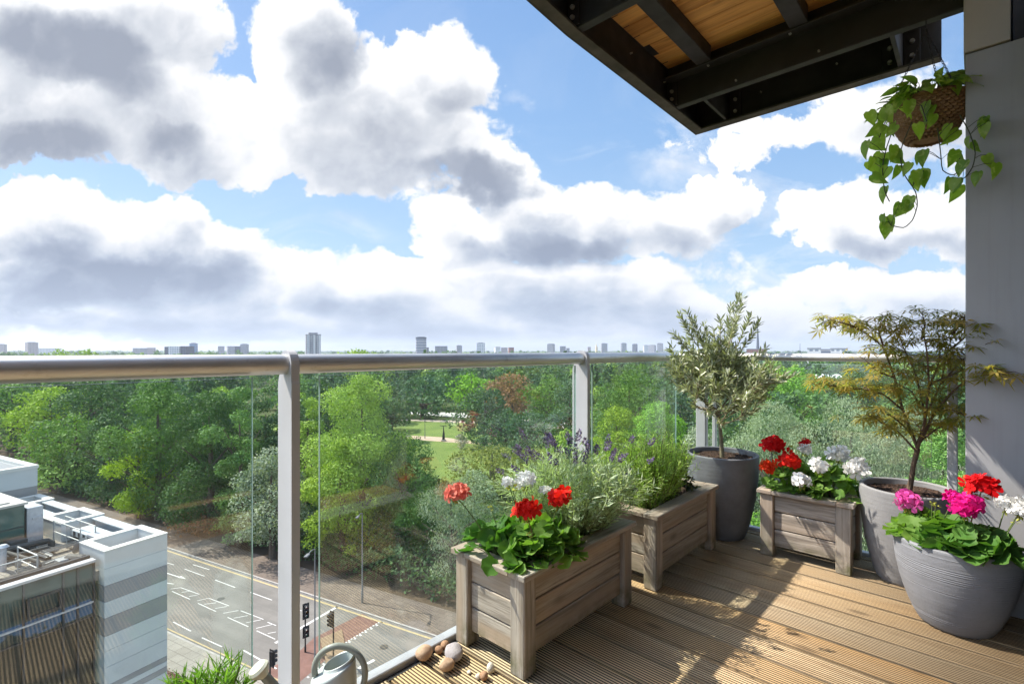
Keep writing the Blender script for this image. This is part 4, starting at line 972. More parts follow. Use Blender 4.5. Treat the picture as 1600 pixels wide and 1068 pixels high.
# spiky pot plant at the lower edge of the picture ------------------------------------------
def spiky():
    s, t = .13, 1.22; c0 = pb(335, 1075, 1.12); s, t = c0.x, c0.y; zt = .235
    p = bthing('plant_pot', s, t, 0, 'small grey pot of spiky green shoots beside the first post', 'plant pot'); mb = MB(); mb.lathe([(.08, .002), (.085, .005), (.115, zt-.02), (.12, zt), (.108, zt), (.104, zt-.06)], 40); obj('pot', mb, M_POTL, p, True); mb = MB(); mb.disc(.106, zt-.025, 32); obj('soil', mb, M_SOIL, p)
    g = bthing('spiky_plant', s, t, zt-.025, 'bright green spiky shoots reaching up at the bottom of the railing', 'potted plant'); off = np.array([s, t, zt-.025]); lv = Leaves(); st = MB()
    for px, py, d in ((262, 1064, 1.14), (285, 1052, 1.12), (305, 1055, 1.10), (322, 1050, 1.14), (345, 1036, 1.12), (362, 1030, 1.12), (375, 1040, 1.10), (352, 1055, 1.08), (300, 1066, 1.16), (335, 1066, 1.1), (385, 1058, 1.12), (270, 1075, 1.1)):
        e = np.array(pb(px, py, d)[:]); root = np.array([s, t, zt-.03])+RNG.normal(0, .03, 3)*np.array([1, 1, 0]); st.tube([root, (root+e)/2+np.array([0, 0, .01]), e], [.004, .0035, .002], 5)
        n = 60; ax = unit(e-root); T = RNG.uniform(.55, 1., n)[:, None]; P = root+(e-root)*T*.97
        sd = RNG.normal(0, 1, (n, 3)); sd -= ax*(sd@ax)[:, None]; d_ = unit(sd)*.75+ax*RNG.uniform(.5, 1.3, (n, 1)); lv.put(*t_quad(.085), P, frames(d_, rdir(n)), RNG.uniform(.030, .055, n))
    lv.build('leaves', M_SPIKY, g, False, off); obj('stems', st, M_STEM, g, True, off)
spiky()

# stones -----------------------------------------------------------------------------------
def m_stone(name, c1, c2):
    m, nt, out = newmat(name); oc = OBJC(nt); n = NOISE(nt, oc, 30, 6, .65); g = NOISE(nt, oc, 220, 3)
    c = MIX(nt, MAPR(nt, n, .3, .7), c1, c2); c = MIX(nt, M(nt, 'MULTIPLY', MAPR(nt, g, .58, .75), .5), c, [x*.45 for x in c1]); PR(nt, out, c, .85, 0, .25, BUMP(nt, M(nt, 'ADD', n, M(nt, 'MULTIPLY', g, .5)), .6, .004)); return m
ST = {'tan': m_stone('tan_stone', (.42, .26, .17), (.56, .40, .28)), 'brown': m_stone('brown_stone', (.30, .16, .09), (.45, .27, .17)), 'grey': m_stone('grey_stone', (.30, .26, .27), (.47, .42, .42)), 'pale': m_stone('pale_stone', (.62, .55, .45), (.75, .70, .60))}
for px, py, rp, sq, kind, lab in ((663, 1021, 14, (1.05, .85, .74), 'tan', 'tan stone nearest the glass, largest of the warm coloured ones'), (686, 1016, 7, (.9, .8, .8), 'brown', 'small brown stone between the tan and the grey stone'), (695, 1009, 8, (.9, .8, .85), 'brown', 'knobbly brown stone touching the planter leg side of the group'),
        (709, 1020, 17, (1.15, .85, .68), 'grey', 'grey rounded stone, largest of the group by the planter'), (698, 1041, 12, (1., .9, .85), 'tan', 'round tan stone in front of the grey stone'), (756, 1057, 8, (.9, .8, .9), 'brown', 'little brown stone in front of the nearest planter'), (767, 1045, 8, (.8, .8, .95), 'pale', 'little pale stone at the foot of the nearest planter'), (747, 1057, 5, (.9, .8, .8), 'pale', 'tiny white pebble touching the little brown stone'), (733, 1049, 4, (1., .8, .6), 'pale', 'tiny white chip alone on the boards')):
    g = gp(px, py+rp*.6, ZD); r = rp/F*g.y; b = tobal(g); mb = MB(); rnd = random.Random(px); mb.ball((0, 0, 0), r, 20, 14, sq)
    vs = []
    for v in mb.v:
        q = Vector(v); k = 1+.16*noise.noise(q*(.9/r)+Vector((px, py, 0)))+.06*noise.noise(q*(2.6/r)); vs.append((q.x*k, q.y*k, q.z*k))
    mb.v = vs; zmin = min(v[2] for v in vs); o = obj('stone', mb, ST[kind], None, 'all', (0, 0, zmin)); o.location = bal(b.x, b.y, .0); o.rotation_euler = (0, 0, random.uniform(0, 6)); tag(o, lab, 'stone', 'stones lying on the deck')
# ------------------------------------------------------------------ street level
RD = Vector((.884, -.467, 0)); ND = Vector((.467, .884, 0))
def rn(r, n, z=0.): return RD*r+ND*n+Vector((0, 0, z))
def torn(p): return (p.x*RD.x+p.y*RD.y, p.x*ND.x+p.y*ND.y)
K1, K0 = 33.95, 23.9     # far and near kerb
def m_ground():
    m, nt, out = newmat('park_ground'); g = GEO(nt); n = NOISE(nt, g, .06, 6, .6); f = NOISE(nt, g, 1.2, 5, .6)
    c = MIX(nt, MAPR(nt, n, .35, .65), (.035, .055, .018), (.065, .085, .025)); c = MIX(nt, M(nt, 'MULTIPLY', MAPR(nt, f, .5, .7), .6), c, (.06, .045, .03)); PR(nt, out, c, .95, 0, .1); return m
def m_asphalt():
    m, nt, out = newmat('asphalt'); g = GEO(nt); mp = node(nt, 'ShaderNodeMapping', {'Vector': g, 'Rotation': (0, 0, math.atan2(.467, .884))}).outputs[0]
    lane = NOISE(nt, VM(nt, 'MULTIPLY', mp, (.05, .55, 1)), 1.4, 4, .6); n = NOISE(nt, g, .35, 6, .65); f = NOISE(nt, g, 26, 3)
    c = MIX(nt, MAPR(nt, lane, .35, .65), (.118, .110, .100), (.165, .153, .138)); c = MIX(nt, M(nt, 'MULTIPLY', MAPR(nt, n, .45, .7), .5), c, (.082, .077, .07)); c = MIX(nt, M(nt, 'MULTIPLY', MAPR(nt, f, .4, .7), .25), c, (.24, .23, .21))
    PR(nt, out, c, .85, 0, .25); return m
def m_paving(name, c1, c2, sx=1.1):
    m, nt, out = newmat(name); g = GEO(nt); mp = node(nt, 'ShaderNodeMapping', {'Vector': g, 'Rotation': (0, 0, math.atan2(.467, .884))}).outputs[0]
    b = node(nt, 'ShaderNodeTexBrick', {'Vector': mp, 'Color1': (*c1, 1), 'Color2': (*c2, 1), 'Mortar': (*[x*.55 for x in c1], 1), 'Scale': sx, 'Mortar Size': .018, 'Brick Width': .9, 'Row Height': .6}).outputs[0]
    n = NOISE(nt, g, .5, 6, .65); c = MIX(nt, M(nt, 'MULTIPLY', MAPR(nt, n, .4, .7), .45), b, [x*.6 for x in c1]); PR(nt, out, c, .85, 0, .2); return m
M_GROUND = m_ground(); M_ASPH = m_asphalt(); M_PAVF = m_paving('far_paving', (.125, .098, .08), (.155, .125, .102)); M_PAVN = m_paving('near_paving', (.235, .215, .185), (.275, .255, .22), .8)
M_KERB = plain('kerb_stone', (.30, .28, .26), .8, 0, .2, .15, 2); M_WLINE = plain('white_road_paint', (.46, .45, .43), .7, 0, .3, .12, 3.); M_YLINE = plain('yellow_road_paint', (.36, .28, .15), .7, 0, .3, .15, 3.)
M_REDS = plain('red_surfacing', (.15, .085, .068), .85, 0, .2, .18, 1.3); M_TACT = plain('buff_tactile', (.20, .14, .09), .8, 0, .2, .12, 4)
def quadrn(mb, r0, r1, n0, n1, z, mi=0): mb.sheet([rn(r0, n0, z), rn(r1, n0, z), rn(r1, n1, z), rn(r0, n1, z)], mi)
mb = MB(); S = 14000.; mb.sheet([(-S, -300, -.15), (S, -300, -.15), (S, S, -.15), (-S, S, -.15)]); struct('ground', mb, M_GROUND)
mb = MB(); quadrn(mb, -220, 120, K0, K1, 0.); struct('road', mb, M_ASPH)
def slab(name, n0, n1, z, mat, r0=-220, r1=120):
    mb = MB(); vs = [rn(r, n, zz) for zz in (-.2, z) for r, n in ((r0, n0), (r1, n0), (r1, n1), (r0, n1))]; mb.add(vs, [(4, 5, 6, 7), (0, 1, 5, 4), (1, 2, 6, 5), (2, 3, 7, 6), (3, 0, 4, 7)]); return struct(name, mb, mat)
slab('far_kerb', K1, K1+.16, .125, M_KERB); slab('far_pavement', K1+.16, K1+3.9, .12, M_PAVF); slab('near_kerb', K0-.16, K0, .125, M_KERB); slab('near_pavement', K0-3.1, K0-.16, .12, M_PAVN); slab('forecourt', 4, K0-3.1, .10, m_paving('forecourt_paving', (.27, .225, .165), (.30, .25, .19), .6))
slab('earth_bank', K1+3.92, K1+22, -.02, plain('leaf_litter', (.075, .055, .038), .95, 0, .1, .3, .8))
mb = MB(); n = 0
def line(px0, py0, px1, py1, w=.09, mi=0, z=.008):
    a, b = gp(px0, py0), gp(px1, py1); d = (b-a).normalized(); q = Vector((-d.y, d.x, 0))*w/2
    mb.sheet([Vector((p.x, p.y, z)) for p in (a-q, b-q, b+q, a+q)], mi)
# dashes, hatched boxes and arrow, read off the photo and laid on the road
Z6 = lambda x, y: (240+x/5.621, 820+y/5.621)
for a in ((345, 345, 490, 390), (272, 384, 446, 447), (540, 480, 716, 546), (850, 588, 1040, 657), (118, 330, 180, 348), (172, 848, 328, 930), (424, 986, 600, 1066), (1255, 735, 1300, 752)): line(*Z6(a[0], a[1]), *Z6(a[2], a[3]), .10)
for bx in (((163, 580, 320, 650), (238, 547, 402, 606), (150, 560, 238, 547), (245, 590, 318, 577), (310, 625, 385, 612)), ((390, 685, 548, 757), (484, 640, 664, 708), (384, 662, 484, 640), (445, 693, 550, 680), (540, 730, 648, 712)), ((650, 808, 832, 890), (765, 750, 965, 826), (612, 772, 745, 748), (705, 815, 828, 792), (812, 855, 940, 830)), ((905, 926, 1068, 1000), (1000, 850, 1075, 880), (900, 905, 1050, 868), (1002, 950, 1075, 936))):
    for a in bx: line(*Z6(a[0], a[1]), *Z6(a[2], a[3]), .085)
line(*Z6(90, 412), *Z6(225, 455), .14); p = [gp(*Z6(*q)) for q in ((215, 460), (240, 445), (285, 470))]; mb.sheet([Vector((q.x, q.y, .008)) for q in p])
line(*Z6(90, 505), *Z6(175, 515), .14)
line(527, 947, 430, 1004, .28); 
for k in range(13):
    f = k/12; line(593-51*f*1.0-73*max(0, f-.5)*2*.0, 971+31*f, 593-51*f-2.2, 971+31*f+1.4, .16)
for (x0, y0, x1, y1, N) in ((593, 971, 542, 1002, 6), (542, 1002, 469, 1064, 9), (566, 958, 490, 996, 0)):
    for k in range(N): f = k/N; x, y = x0+(x1-x0)*f, y0+(y1-y0)*f; line(x+3, y+1, x+5.5, y-.6, .2)
for k in range(4): line(388+k*0, 1000, 389, 1001, .05)
line(380, 1015, 432, 1044, .13); line(585, 1030, 574, 1036, .3); line(560, 1044, 566, 1040, .3)
quadrn(mb, -200, 110, K1-.42, K1-.22, .008, 1); quadrn(mb, -200, 110, K0+.25, K0+.37, .008, 1)
struct('road_markings', mb, [M_WLINE, M_YLINE], fix=False)
mb = MB(); mb.sheet([Vector((*gp(*q)[:2], .004)) for q in ((566, 958), (593, 971), (542, 1002), (469, 1064), (380, 1066), (464, 1020), (490, 996))]); struct('red_crossing_surface', mb, M_REDS, fix=False)
mb = MB(); vs = [gp(*q) for q in ((500, 999), (534, 984), (540, 1012), (548, 1040), (512, 1046))]; mb.prism([(v.x, v.y) for v in vs], 2, 0, .11); struct('traffic_island', mb, M_TACT)
# brick planter wall with pink bedding between the pavement and the forecourt
M_BRICK = plain('brown_brick', (.20, .12, .085), .85, 0, .2, .25, 3.)
bw = thing('brick_planter_wall', rn(-38, 20.2, .1), 'low brick planter wall with pink bedding along the near pavement', 'wall', None, math.atan2(-.467, .884)); mb = MB(); mb.box(-22, 17, -.35, .35, 0, .62, .02); obj('wall', mb, M_BRICK, bw); mb = MB(); mb.box(-22.05, 17.05, -.4, -.2, .625, .68, .01); mb.box(-22.05, 17.05, .2, .4, .625, .68, .01); obj('coping', mb, M_PAVN, bw)
lv = Leaves(); k = 4200; P = np.stack([RNG.uniform(-22, 17, k), RNG.uniform(-.22, .22, k), RNG.uniform(.62, .92, k)], 1); lv.put(*t_quad(.7), P, frames(rdir(k), rdir(k, 0, 1)), RNG.uniform(.07, .14, k)); lv.build('bedding', m_leaf('pink_bedding', (.22, .06, .08), (.10, .10, .04), .2, .7, .2), bw)

# traffic signals, lamp posts ---------------------------------------------------------------
M_BLK = plain('signal_black', (.02, .02, .022), .5, 0, .4); M_GRYP = plain('galvanised_pole', (.16, .165, .165), .5, .3, .4)
M_LENS = [plain('red_lens', (.14, .01, .01), .2), plain('amber_lens', (.16, .07, .01), .2), plain('green_lens', (.01, .10, .06), .2)]
def signal(px, py, topy, label, face, ped=False):
    b = gp(px, py); h = (py-topy)/F*b.y; t = thing('traffic_signal', b, label, 'traffic light', 'traffic signals at the crossing', face); mb = MB(); mb.tube([(0, 0, 0), (0, 0, h-.05)], .057, 10); mb.tube([(0, 0, 0), (0, 0, .5)], .075, 10); obj('pole', mb, M_BLK, t, True)
    def head(z0, n, y0):
        mb = MB(); mb.box(-.16, .16, y0-.12, y0+.12, z0, z0+.32*n+.06, .02); mb.box(-.26, .26, y0+.05, y0+.07, z0-.12, z0+.32*n+.18, .01)
        for k in range(n): z = z0+.19+.32*k; mb.tube([(0, y0-.12, z+.05), (0, y0-.30, z+.03)], [.125, .12], 12, 0, False)
        hd = obj('signal_head', mb, M_BLK, t)
        for k in range(n):
            mb = MB(); z = z0+.19+.32*k; mb.tube([(0, y0-.121, z), (0, y0-.135, z)], [.10, .09], 14); obj('lens', mb, M_LENS[2-k if n == 3 else 2*(1-k)], hd, True)
    head(h-1.12, 3, -.2)
    if ped: head(h-2.6, 2, -.22)
    return t
signal(477, 1018, 941, 'twin headed traffic signal standing just right of the first railing post', R(40), True)
signal(521, 1036, 953, 'traffic signal on the island behind the watering can', R(-35)); signal(422, 1078, 1016, 'traffic signal left of the first railing post at the near kerb', R(150))
def lamp(px, py, h, label, r=.07, arm=1.2, name='lamp_post'):
    t = thing(name, gp(px, py), label, 'street lamp'); mb = MB(); mb.tube([(0, 0, 0), (0, 0, 1.2), (0, 0, 1.25), (0, 0, h)], [r*1.5, r*1.5, r, r*.7], 10); obj('pole', mb, M_GRYP, t, True); mb = MB(); mb.tube([(0, 0, h), (0, -arm*.5, h+.15), (0, -arm, h+.12)], r*.6, 8); obj('arm', mb, M_GRYP, t, True); mb = MB(); mb.box(-.13, .13, -arm-.5, -arm+.05, h+.04, h+.16, .03); obj('lantern', mb, M_GRYP, t); return t
lamp(566, 943, 8.6, 'slim grey street lamp on the far pavement in front of the big lime tree'); lamp(492, 1050, 9.2, 'slim grey lamp post near the crossing seen along the second pane edge', .06)
lamp(664, 685, 4.9, 'park lamp beside the lawn path', .08, .01, 'park_lamp')
t = thing('sculpture', gp(693, 688), 'slender dark sculpture standing on the park path', 'sculpture'); mb = MB(); mb.tube([(0, 0, 0), (0, 0, 1.2), (.05, 0, 2.2), (0, 0, 3.1), (0, 0, 4.0)], [.38, .34, .2, .12, .06], 10); mb.tube([(-1.1, 0, 4.05), (0, 0, 3.85), (1.0, 0, 3.95)], [.06, .1, .06], 6); obj('figure', mb, M_BLK, t, True); mb = MB(); mb.box(-.6, .6, -.6, .6, 0, .25, .03); obj('plinth', mb, M_KERB, t)

# park ------------------------------------------------------------------------------------------
def m_lawn():
    m, nt, out = newmat('lawn'); g = GEO(nt); n = NOISE(nt, g, .12, 5, .6); f = NOISE(nt, g, 2.2, 5, .7); c = MIX(nt, MAPR(nt, n, .35, .65), (.105, .15, .036), (.15, .195, .048)); c = MIX(nt, M(nt, 'MULTIPLY', MAPR(nt, f, .45, .7), .4), c, (.08, .13, .025)); PR(nt, out, c, .9, 0, .15); return m
def gpoly(name, pts, z, mat): mb = MB(); mb.sheet([Vector((*gp(*q)[:2], z)) for q in pts]); return struct(name, mb, mat, fix=False)
gpoly('lawn', [(520, 655), (640, 655), (780, 659), (900, 664), (900, 752), (560, 752)], -.10, m_lawn())
gpoly('park_path', [(600, 684.5), (650, 686), (690, 689), (730, 692), (780, 693), (780, 690), (735, 688), (715, 685), (690, 682), (650, 680), (600, 679)], -.09, plain('path_gravel', (.42, .31, .23), .9, 0, .1, .12, .6))
gpoly('park_path_beyond', [(600, 655), (710, 659.5), (780, 661), (780, 658.5), (710, 656.5), (600, 653)], -.085, plain('path_gravel_far', (.40, .32, .26), .9, 0, .1, .12, .6))
gpoly('park_road', [(640, 646), (712, 651), (770, 654), (830, 666), (920, 672), (920, 656), (840, 651), (780, 646), (640, 642)], -.08, plain('pale_tarmac', (.40, .38, .36), .9, 0, .1, .1, .4))

# trees -----------------------------------------------------------------------------------------
TBR = 1.22
TC = {'mid': ((0.058, 0.124, 0.029), (0.111, 0.195, 0.042)), 'lime': ((0.130, 0.215, 0.029), (0.234, 0.325, 0.052)), 'dark': ((0.029, 0.068, 0.026), (0.065, 0.117, 0.036)), 'grey': ((0.137, 0.176, 0.104), (0.260, 0.305, 0.195)), 'copper': ((0.169, 0.081, 0.039), (0.286, 0.137, 0.058)), 'olive': ((0.111, 0.137, 0.029), (0.195, 0.208, 0.046)), 'bright': ((0.098, 0.215, 0.023), (0.169, 0.312, 0.039)), 'blue': ((0.039, 0.085, 0.046), (0.078, 0.137, 0.065)), 'rust': ((0.130, 0.065, 0.039), (0.208, 0.117, 0.065)), 'white': ((0.130, 0.182, 0.104), (0.715, 0.546, 0.546))}
M_TREE = {k: m_leaf('foliage_'+k, *[tuple(x*TBR for x in c) for c in v],   .22, .6, .15, None, None, .035) for k, v in TC.items()}
M_TRUNK = plain('tree_bark', (.10, .08, .06), .9, 0, .2, .3, 4.)
def crown_pts(rng, shape, H, h0, Rr, n, asp=.45):
    Hc = H-h0; M_ = int(np.clip(26+Rr*2.2, 22, 62)); C = []; LR = []
    for i in range(M_):
        h = rng.random()**.85
        if shape == 'round': f = math.sqrt(max(.02, 1-(1.75*h-.75)**2)) if h > .43 else .72+.28*h/.43
        elif shape == 'cone': f = max(.06, (1-h)**.8)
        elif shape == 'column': f = .55+.45*math.sin(min(1, h*1.15+.1)*math.pi)
        else: f = math.sqrt(max(.05, 1-h**2.2))
        q = rng.uniform(.2, 1.08)**.7; a = rng.uniform(0, 2*math.pi); lr = Rr*rng.uniform(.20, .42)*(.75+.25*f)
        C.append((math.cos(a)*max(0, Rr*f*q-lr*.35), math.sin(a)*max(0, Rr*f*q-lr*.35), h0+lr*.6+h*(Hc-lr*1.5))); LR.append(lr)
    C = np.array(C); LR = np.array(LR); pr = LR**2/np.sum(LR**2); L = rng.choice(M_, n, p=pr)
    z = rng.uniform(-.75, 1, n); a = rng.uniform(0, 2*np.pi, n); r = np.sqrt(1-z*z); d = np.stack([r*np.cos(a), r*np.sin(a), z], 1)
    rad = LR[L]*(rng.uniform(.35, 1., n)**.33)*(1+.14*rng.normal(0, 1, n)); P = C[L]+d*rad[:, None]*np.array([1, 1, .82])
    dist = np.linalg.norm((P[:, None, :]-C[None])/np.array([1, 1, .82]), axis=2)/LR[None]; dist[np.arange(n), L] = 9
    keep = dist.min(1) > .62; nr = unit(d+np.array([0, 0, .25])+rng.normal(0, .38, (n, 3))); ax = rng.normal(0, 1, (n, 3))
    lt = rng.normal(0, .16, M_); tone = np.clip(.45+lt[L]+rng.normal(0, .13, n), 0, 1)
    return P[keep], nr[keep], ax[keep], tone[keep]
QT = {'round': t_quad(.62), 'cone': t_quad(.5), 'column': t_quad(.6), 'willow': t_quad(.30)}
TREES = []
def tree(name, label, cat, kind, px, topy, hw, d, shape='round', h0=.12, dens=1., group=None, leafk=1.):
    X = (px-800)/F*d; H = EYE-(topy-HOR)/F*d; Rr = hw/F*d*1.2; h0 *= .5; seed = int(px*7+d*13); rng = np.random.default_rng(seed)
    root = thing(name, (X, d, -.12), label, cat, group); TREES.append((X, d, Rr))
    Hc = H*(1-h0); area = hw*2*(Hc/d*F)*.78; n = int(np.clip(area*.85*dens, 1600, 44000)); P, nr, ax, tone = crown_pts(rng, shape, H, H*h0, Rr, n)
    A = math.pi*Rr*Hc/2; leaf = math.sqrt(3.6*A/(len(P)*.42))*leafk; lv = Leaves()
    if shape == 'willow': ax = ax*.5+np.array([0, 0, -1.])
    tv, tf = QT[shape]; lv.put(tv-np.array([.5, 0, 0]), tf, P, frames(ax, nr), leaf*rng.uniform(.6, 1.35, len(P)), tone); lv.build('crown', M_TREE[kind], root)
    mb = MB(); rd = random.Random(seed); r0 = max(.10, Rr*.055+.08); mb.tube([(0, 0, -.1), (rd.uniform(-.1, .1), 0, H*.2), (rd.uniform(-.3, .3), rd.uniform(-.3, .3), H*.45), (rd.uniform(-.3, .3), 0, H*.8)], [r0*1.3, r0, r0*.75, r0*.2], 8)
    for k in range(7):
        a = rd.uniform(0, 6.28); z = H*rd.uniform(.18, .55); mb.tube([(0, 0, z), (math.cos(a)*Rr*.3, math.sin(a)*Rr*.3, z+H*.1), (math.cos(a)*Rr*.65, math.sin(a)*Rr*.65, z+H*.2)], [r0*.5, r0*.32, r0*.1], 6)
    obj('trunk', mb, M_TRUNK, root, True); return root
T_ = tree
T_('tree', 'mid green tree at the far left behind the white roof block', 'tree', 'mid', 20, 592, 62, 118); T_('tree', 'pale green tree beside the far left tree, left half of first pane', 'tree', 'lime', 78, 600, 50, 112)
T_('tree', 'dark green tree standing between two paler trees at the left', 'tree', 'dark', 140, 586, 48, 104); T_('tree', 'tall mid green tree behind the roof railings at the left', 'tree', 'mid', 120, 640, 60, 88)
T_('shrub', 'light green bushy tree low behind the far white roof block', 'tree', 'lime', 95, 690, 42, 84); T_('tree', 'dark gap tree in the shade left of the great bright tree', 'tree', 'dark', 172, 640, 42, 80)
T_('tree', 'great bright green tree filling the middle of the first pane', 'tree', 'mid', 248, 588, 58, 71, 'round', .1, 1.2); T_('tree', 'bright green tree with pale sprays right of the great tree', 'tree', 'lime', 215, 660, 36, 71, 'round', .1)
T_('tree', 'large dark green tree at the right of the first pane', 'tree', 'dark', 330, 592, 62, 66, 'round', .1, 1.2); T_('tree', 'mid green tree touching the large dark tree behind the pane edge', 'tree', 'mid', 375, 596, 42, 61, 'round', .1)
T_('tree', 'dark green tree seen between the pane edge and first post', 'tree', 'dark', 415, 600, 36, 67, 'round', .1); T_('shrub', 'yellow green bush at the roadside below the large dark tree', 'shrub', 'lime', 358, 770, 22, 64, 'round', .3)
T_('shrub', 'rusty brown bush in the shade under the large dark tree', 'shrub', 'rust', 318, 790, 40, 67, 'round', .2)
T_('tree', 'grey green tree over the pavement on both sides of first post', 'tree', 'grey', 425, 690, 52, 57.5, 'round', .2, 1.2); T_('tree', 'small yellow green tree right beside the first post', 'tree', 'lime', 482, 600, 28, 70, 'column', .1)
T_('tree', 'very large sunlit lime green tree filling the second pane', 'tree', 'lime', 566, 578, 72, 60, 'round', .05, 1.4); T_('tree', 'sunlit lime green tree forming the lower left of the largest tree', 'tree', 'lime', 535, 680, 48, 56, 'round', .1, 1.1)
T_('tree', 'dark green tree adjoining the largest lime tree on its right', 'tree', 'mid', 632, 674, 50, 58, 'round', .08, 1.2); T_('tree', 'dark leafy tree under the largest lime tree by the lamp', 'tree', 'dark', 590, 790, 62, 57.5, 'round', .12)
T_('tree', 'grey green willow hanging over the pavement behind coral bloom', 'tree', 'grey', 705, 742, 62, 51, 'willow', .12, 1.2)
T_('shrub', 'dark leafy shrub between the largest lime tree and the willow', 'shrub', 'dark', 672, 738, 34, 64, 'round', .05); T_('shrub', 'grey green shrub behind the white geranium blooms', 'shrub', 'grey', 740, 728, 36, 66, 'round', .05); T_('shrub', 'mid green shrub under the coral bloom reflection', 'shrub', 'mid', 640, 775, 36, 58, 'round', .05)
T_('tree', 'rounded dark blue green tree behind the park lawn', 'tree', 'blue', 665, 582, 34, 205); T_('tree', 'low dark green tree at the back edge of the lawn', 'tree', 'dark', 660, 612, 40, 178, 'round', .06)
T_('tree', 'dark evergreen closing the lawn behind the white geranium', 'tree', 'dark', 790, 640, 40, 112, 'round', .03); T_('tree', 'dark round tree hiding the left end of the lawn', 'tree', 'dark', 612, 622, 24, 150, 'round', .04)
T_('tree', 'vivid green round tree behind the dark conical tree', 'tree', 'bright', 738, 580, 36, 195, 'round', .06); T_('tree', 'dark grey green conical tree right of the lawn', 'tree', 'dark', 757, 602, 46, 126, 'column', .03)
T_('tree', 'copper brown beech standing among the green park trees', 'tree', 'copper', 800, 578, 38, 165, 'round', .06, 1.3); T_('tree', 'broad dark green tree right of the copper beech', 'tree', 'mid', 858, 580, 38, 150, 'round', .05); T_('tree', 'bluish green tree overlapping the second railing post', 'tree', 'blue', 890, 590, 34, 120, 'round', .05)
T_('shrub', 'olive green spreading shrub mass in front of the lawn', 'shrub', 'olive', 770, 690, 62, 84, 'round', .05, 1.2); T_('shrub', 'olive green shrub behind the lavender spikes', 'shrub', 'olive', 850, 690, 48, 80, 'round', .05); T_('shrub', 'bright yellow green shrub just left of the second post', 'shrub', 'lime', 885, 668, 28, 92, 'round', .05)
T_('flowering_shrub', 'pale pink flowering shrub beside the lawn path', 'shrub', 'white', 720, 676, 11, 122, 'round', .05); T_('shrub', 'dark round shrub at the right end of the lawn', 'shrub', 'blue', 832, 636, 42, 104, 'round', .05)
T_('tree', 'large bright green tree filling the middle of the third pane', 'tree', 'mid', 985, 572, 52, 92, 'round', .05, 1.2); T_('tree', 'yellow green tree in front of the large tree in third pane', 'tree', 'lime', 965, 628, 42, 72, 'round', .05, 1.2); T_('tree', 'bright green tree left of the olive crown behind the third pane', 'tree', 'bright', 1030, 622, 44, 68, 'round', .05, 1.2)
T_('tree', 'bluish dark tree behind the olive crown', 'tree', 'blue', 1100, 575, 60, 110, 'round', .05); T_('tree', 'bright green tree behind the rail right of the olive tree', 'tree', 'bright', 1242, 568, 46, 98, 'round', .05, 1.2); T_('tree', 'grey green tree behind the corner posts', 'tree', 'grey', 1090, 660, 60, 58, 'round', .05, 1.2)
T_('tree', 'dark tree behind the maple above the pavilion roof', 'tree', 'dark', 1345, 572, 40, 150, 'round', .05); T_('tree', 'dark evergreen behind the maple crown close to the pier', 'tree', 'dark', 1450, 566, 60, 110, 'round', .05)
T_('tree', 'silvery willow behind the small planter and olive pot', 'tree', 'grey', 1205, 618, 88, 50, 'willow', .05, 1.5); T_('tree', 'broad silvery willow behind the red and white geraniums', 'tree', 'grey', 1330, 612, 96, 46, 'willow', .05, 1.5); T_('tree', 'silvery willow behind the maple pot', 'tree', 'grey', 1440, 628, 80, 44.5, 'willow', .05, 1.3)
T_('tree', 'vivid green tree seen through the gap next to the pier', 'tree', 'bright', 1478, 655, 56, 37.5, 'round', .05, 1.2); T_('tree', 'vivid green tree below the willows', 'tree', 'bright', 1180, 790, 80, 40, 'round', .05); T_('tree', 'grey green willow low behind the rosemary planter', 'tree', 'grey', 950, 735, 90, 49, 'willow', .05); T_('tree', 'pale lime tree above the rail near the main tower', 'tree', 'lime', 560, 541.5, 42, 260, 'round', .05); T_('tree', 'pale lime tree above the rail at the far left', 'tree', 'lime', 95, 543, 24, 300, 'round', .05); T_('tree', 'pale lime tree above the rail right of the far left one', 'tree', 'lime', 138, 543.5, 20, 320, 'round', .05)
def undergrowth():
    k = 60000; rr = RNG.uniform(-120, 40, k); nn = 38.6+23*RNG.random(k)**1.5; 
    hh = np.array([2.6+1.9*noise.noise(Vector((r*.16, n_*.25, 0)))+1.2*noise.noise(Vector((r*.5, n_*.5, 3))) for r, n_ in zip(rr, nn)])
    P = np.stack([RD.x*rr+ND.x*nn, RD.y*rr+ND.y*nn, np.maximum(.3, hh)*RNG.random(k)**.5], 1); lv = Leaves(); tv, tf = t_quad(.62)
    nr = unit(np.array([-.2, -.3, .8])+RNG.normal(0, .6, (k, 3))); lv.put(tv, tf, P, frames(RNG.normal(0, 1, (k, 3)), nr), RNG.uniform(.25, .55, k)); tag(lv.build('undergrowth', M_TREE['dark']), kind='stuff')
undergrowth()
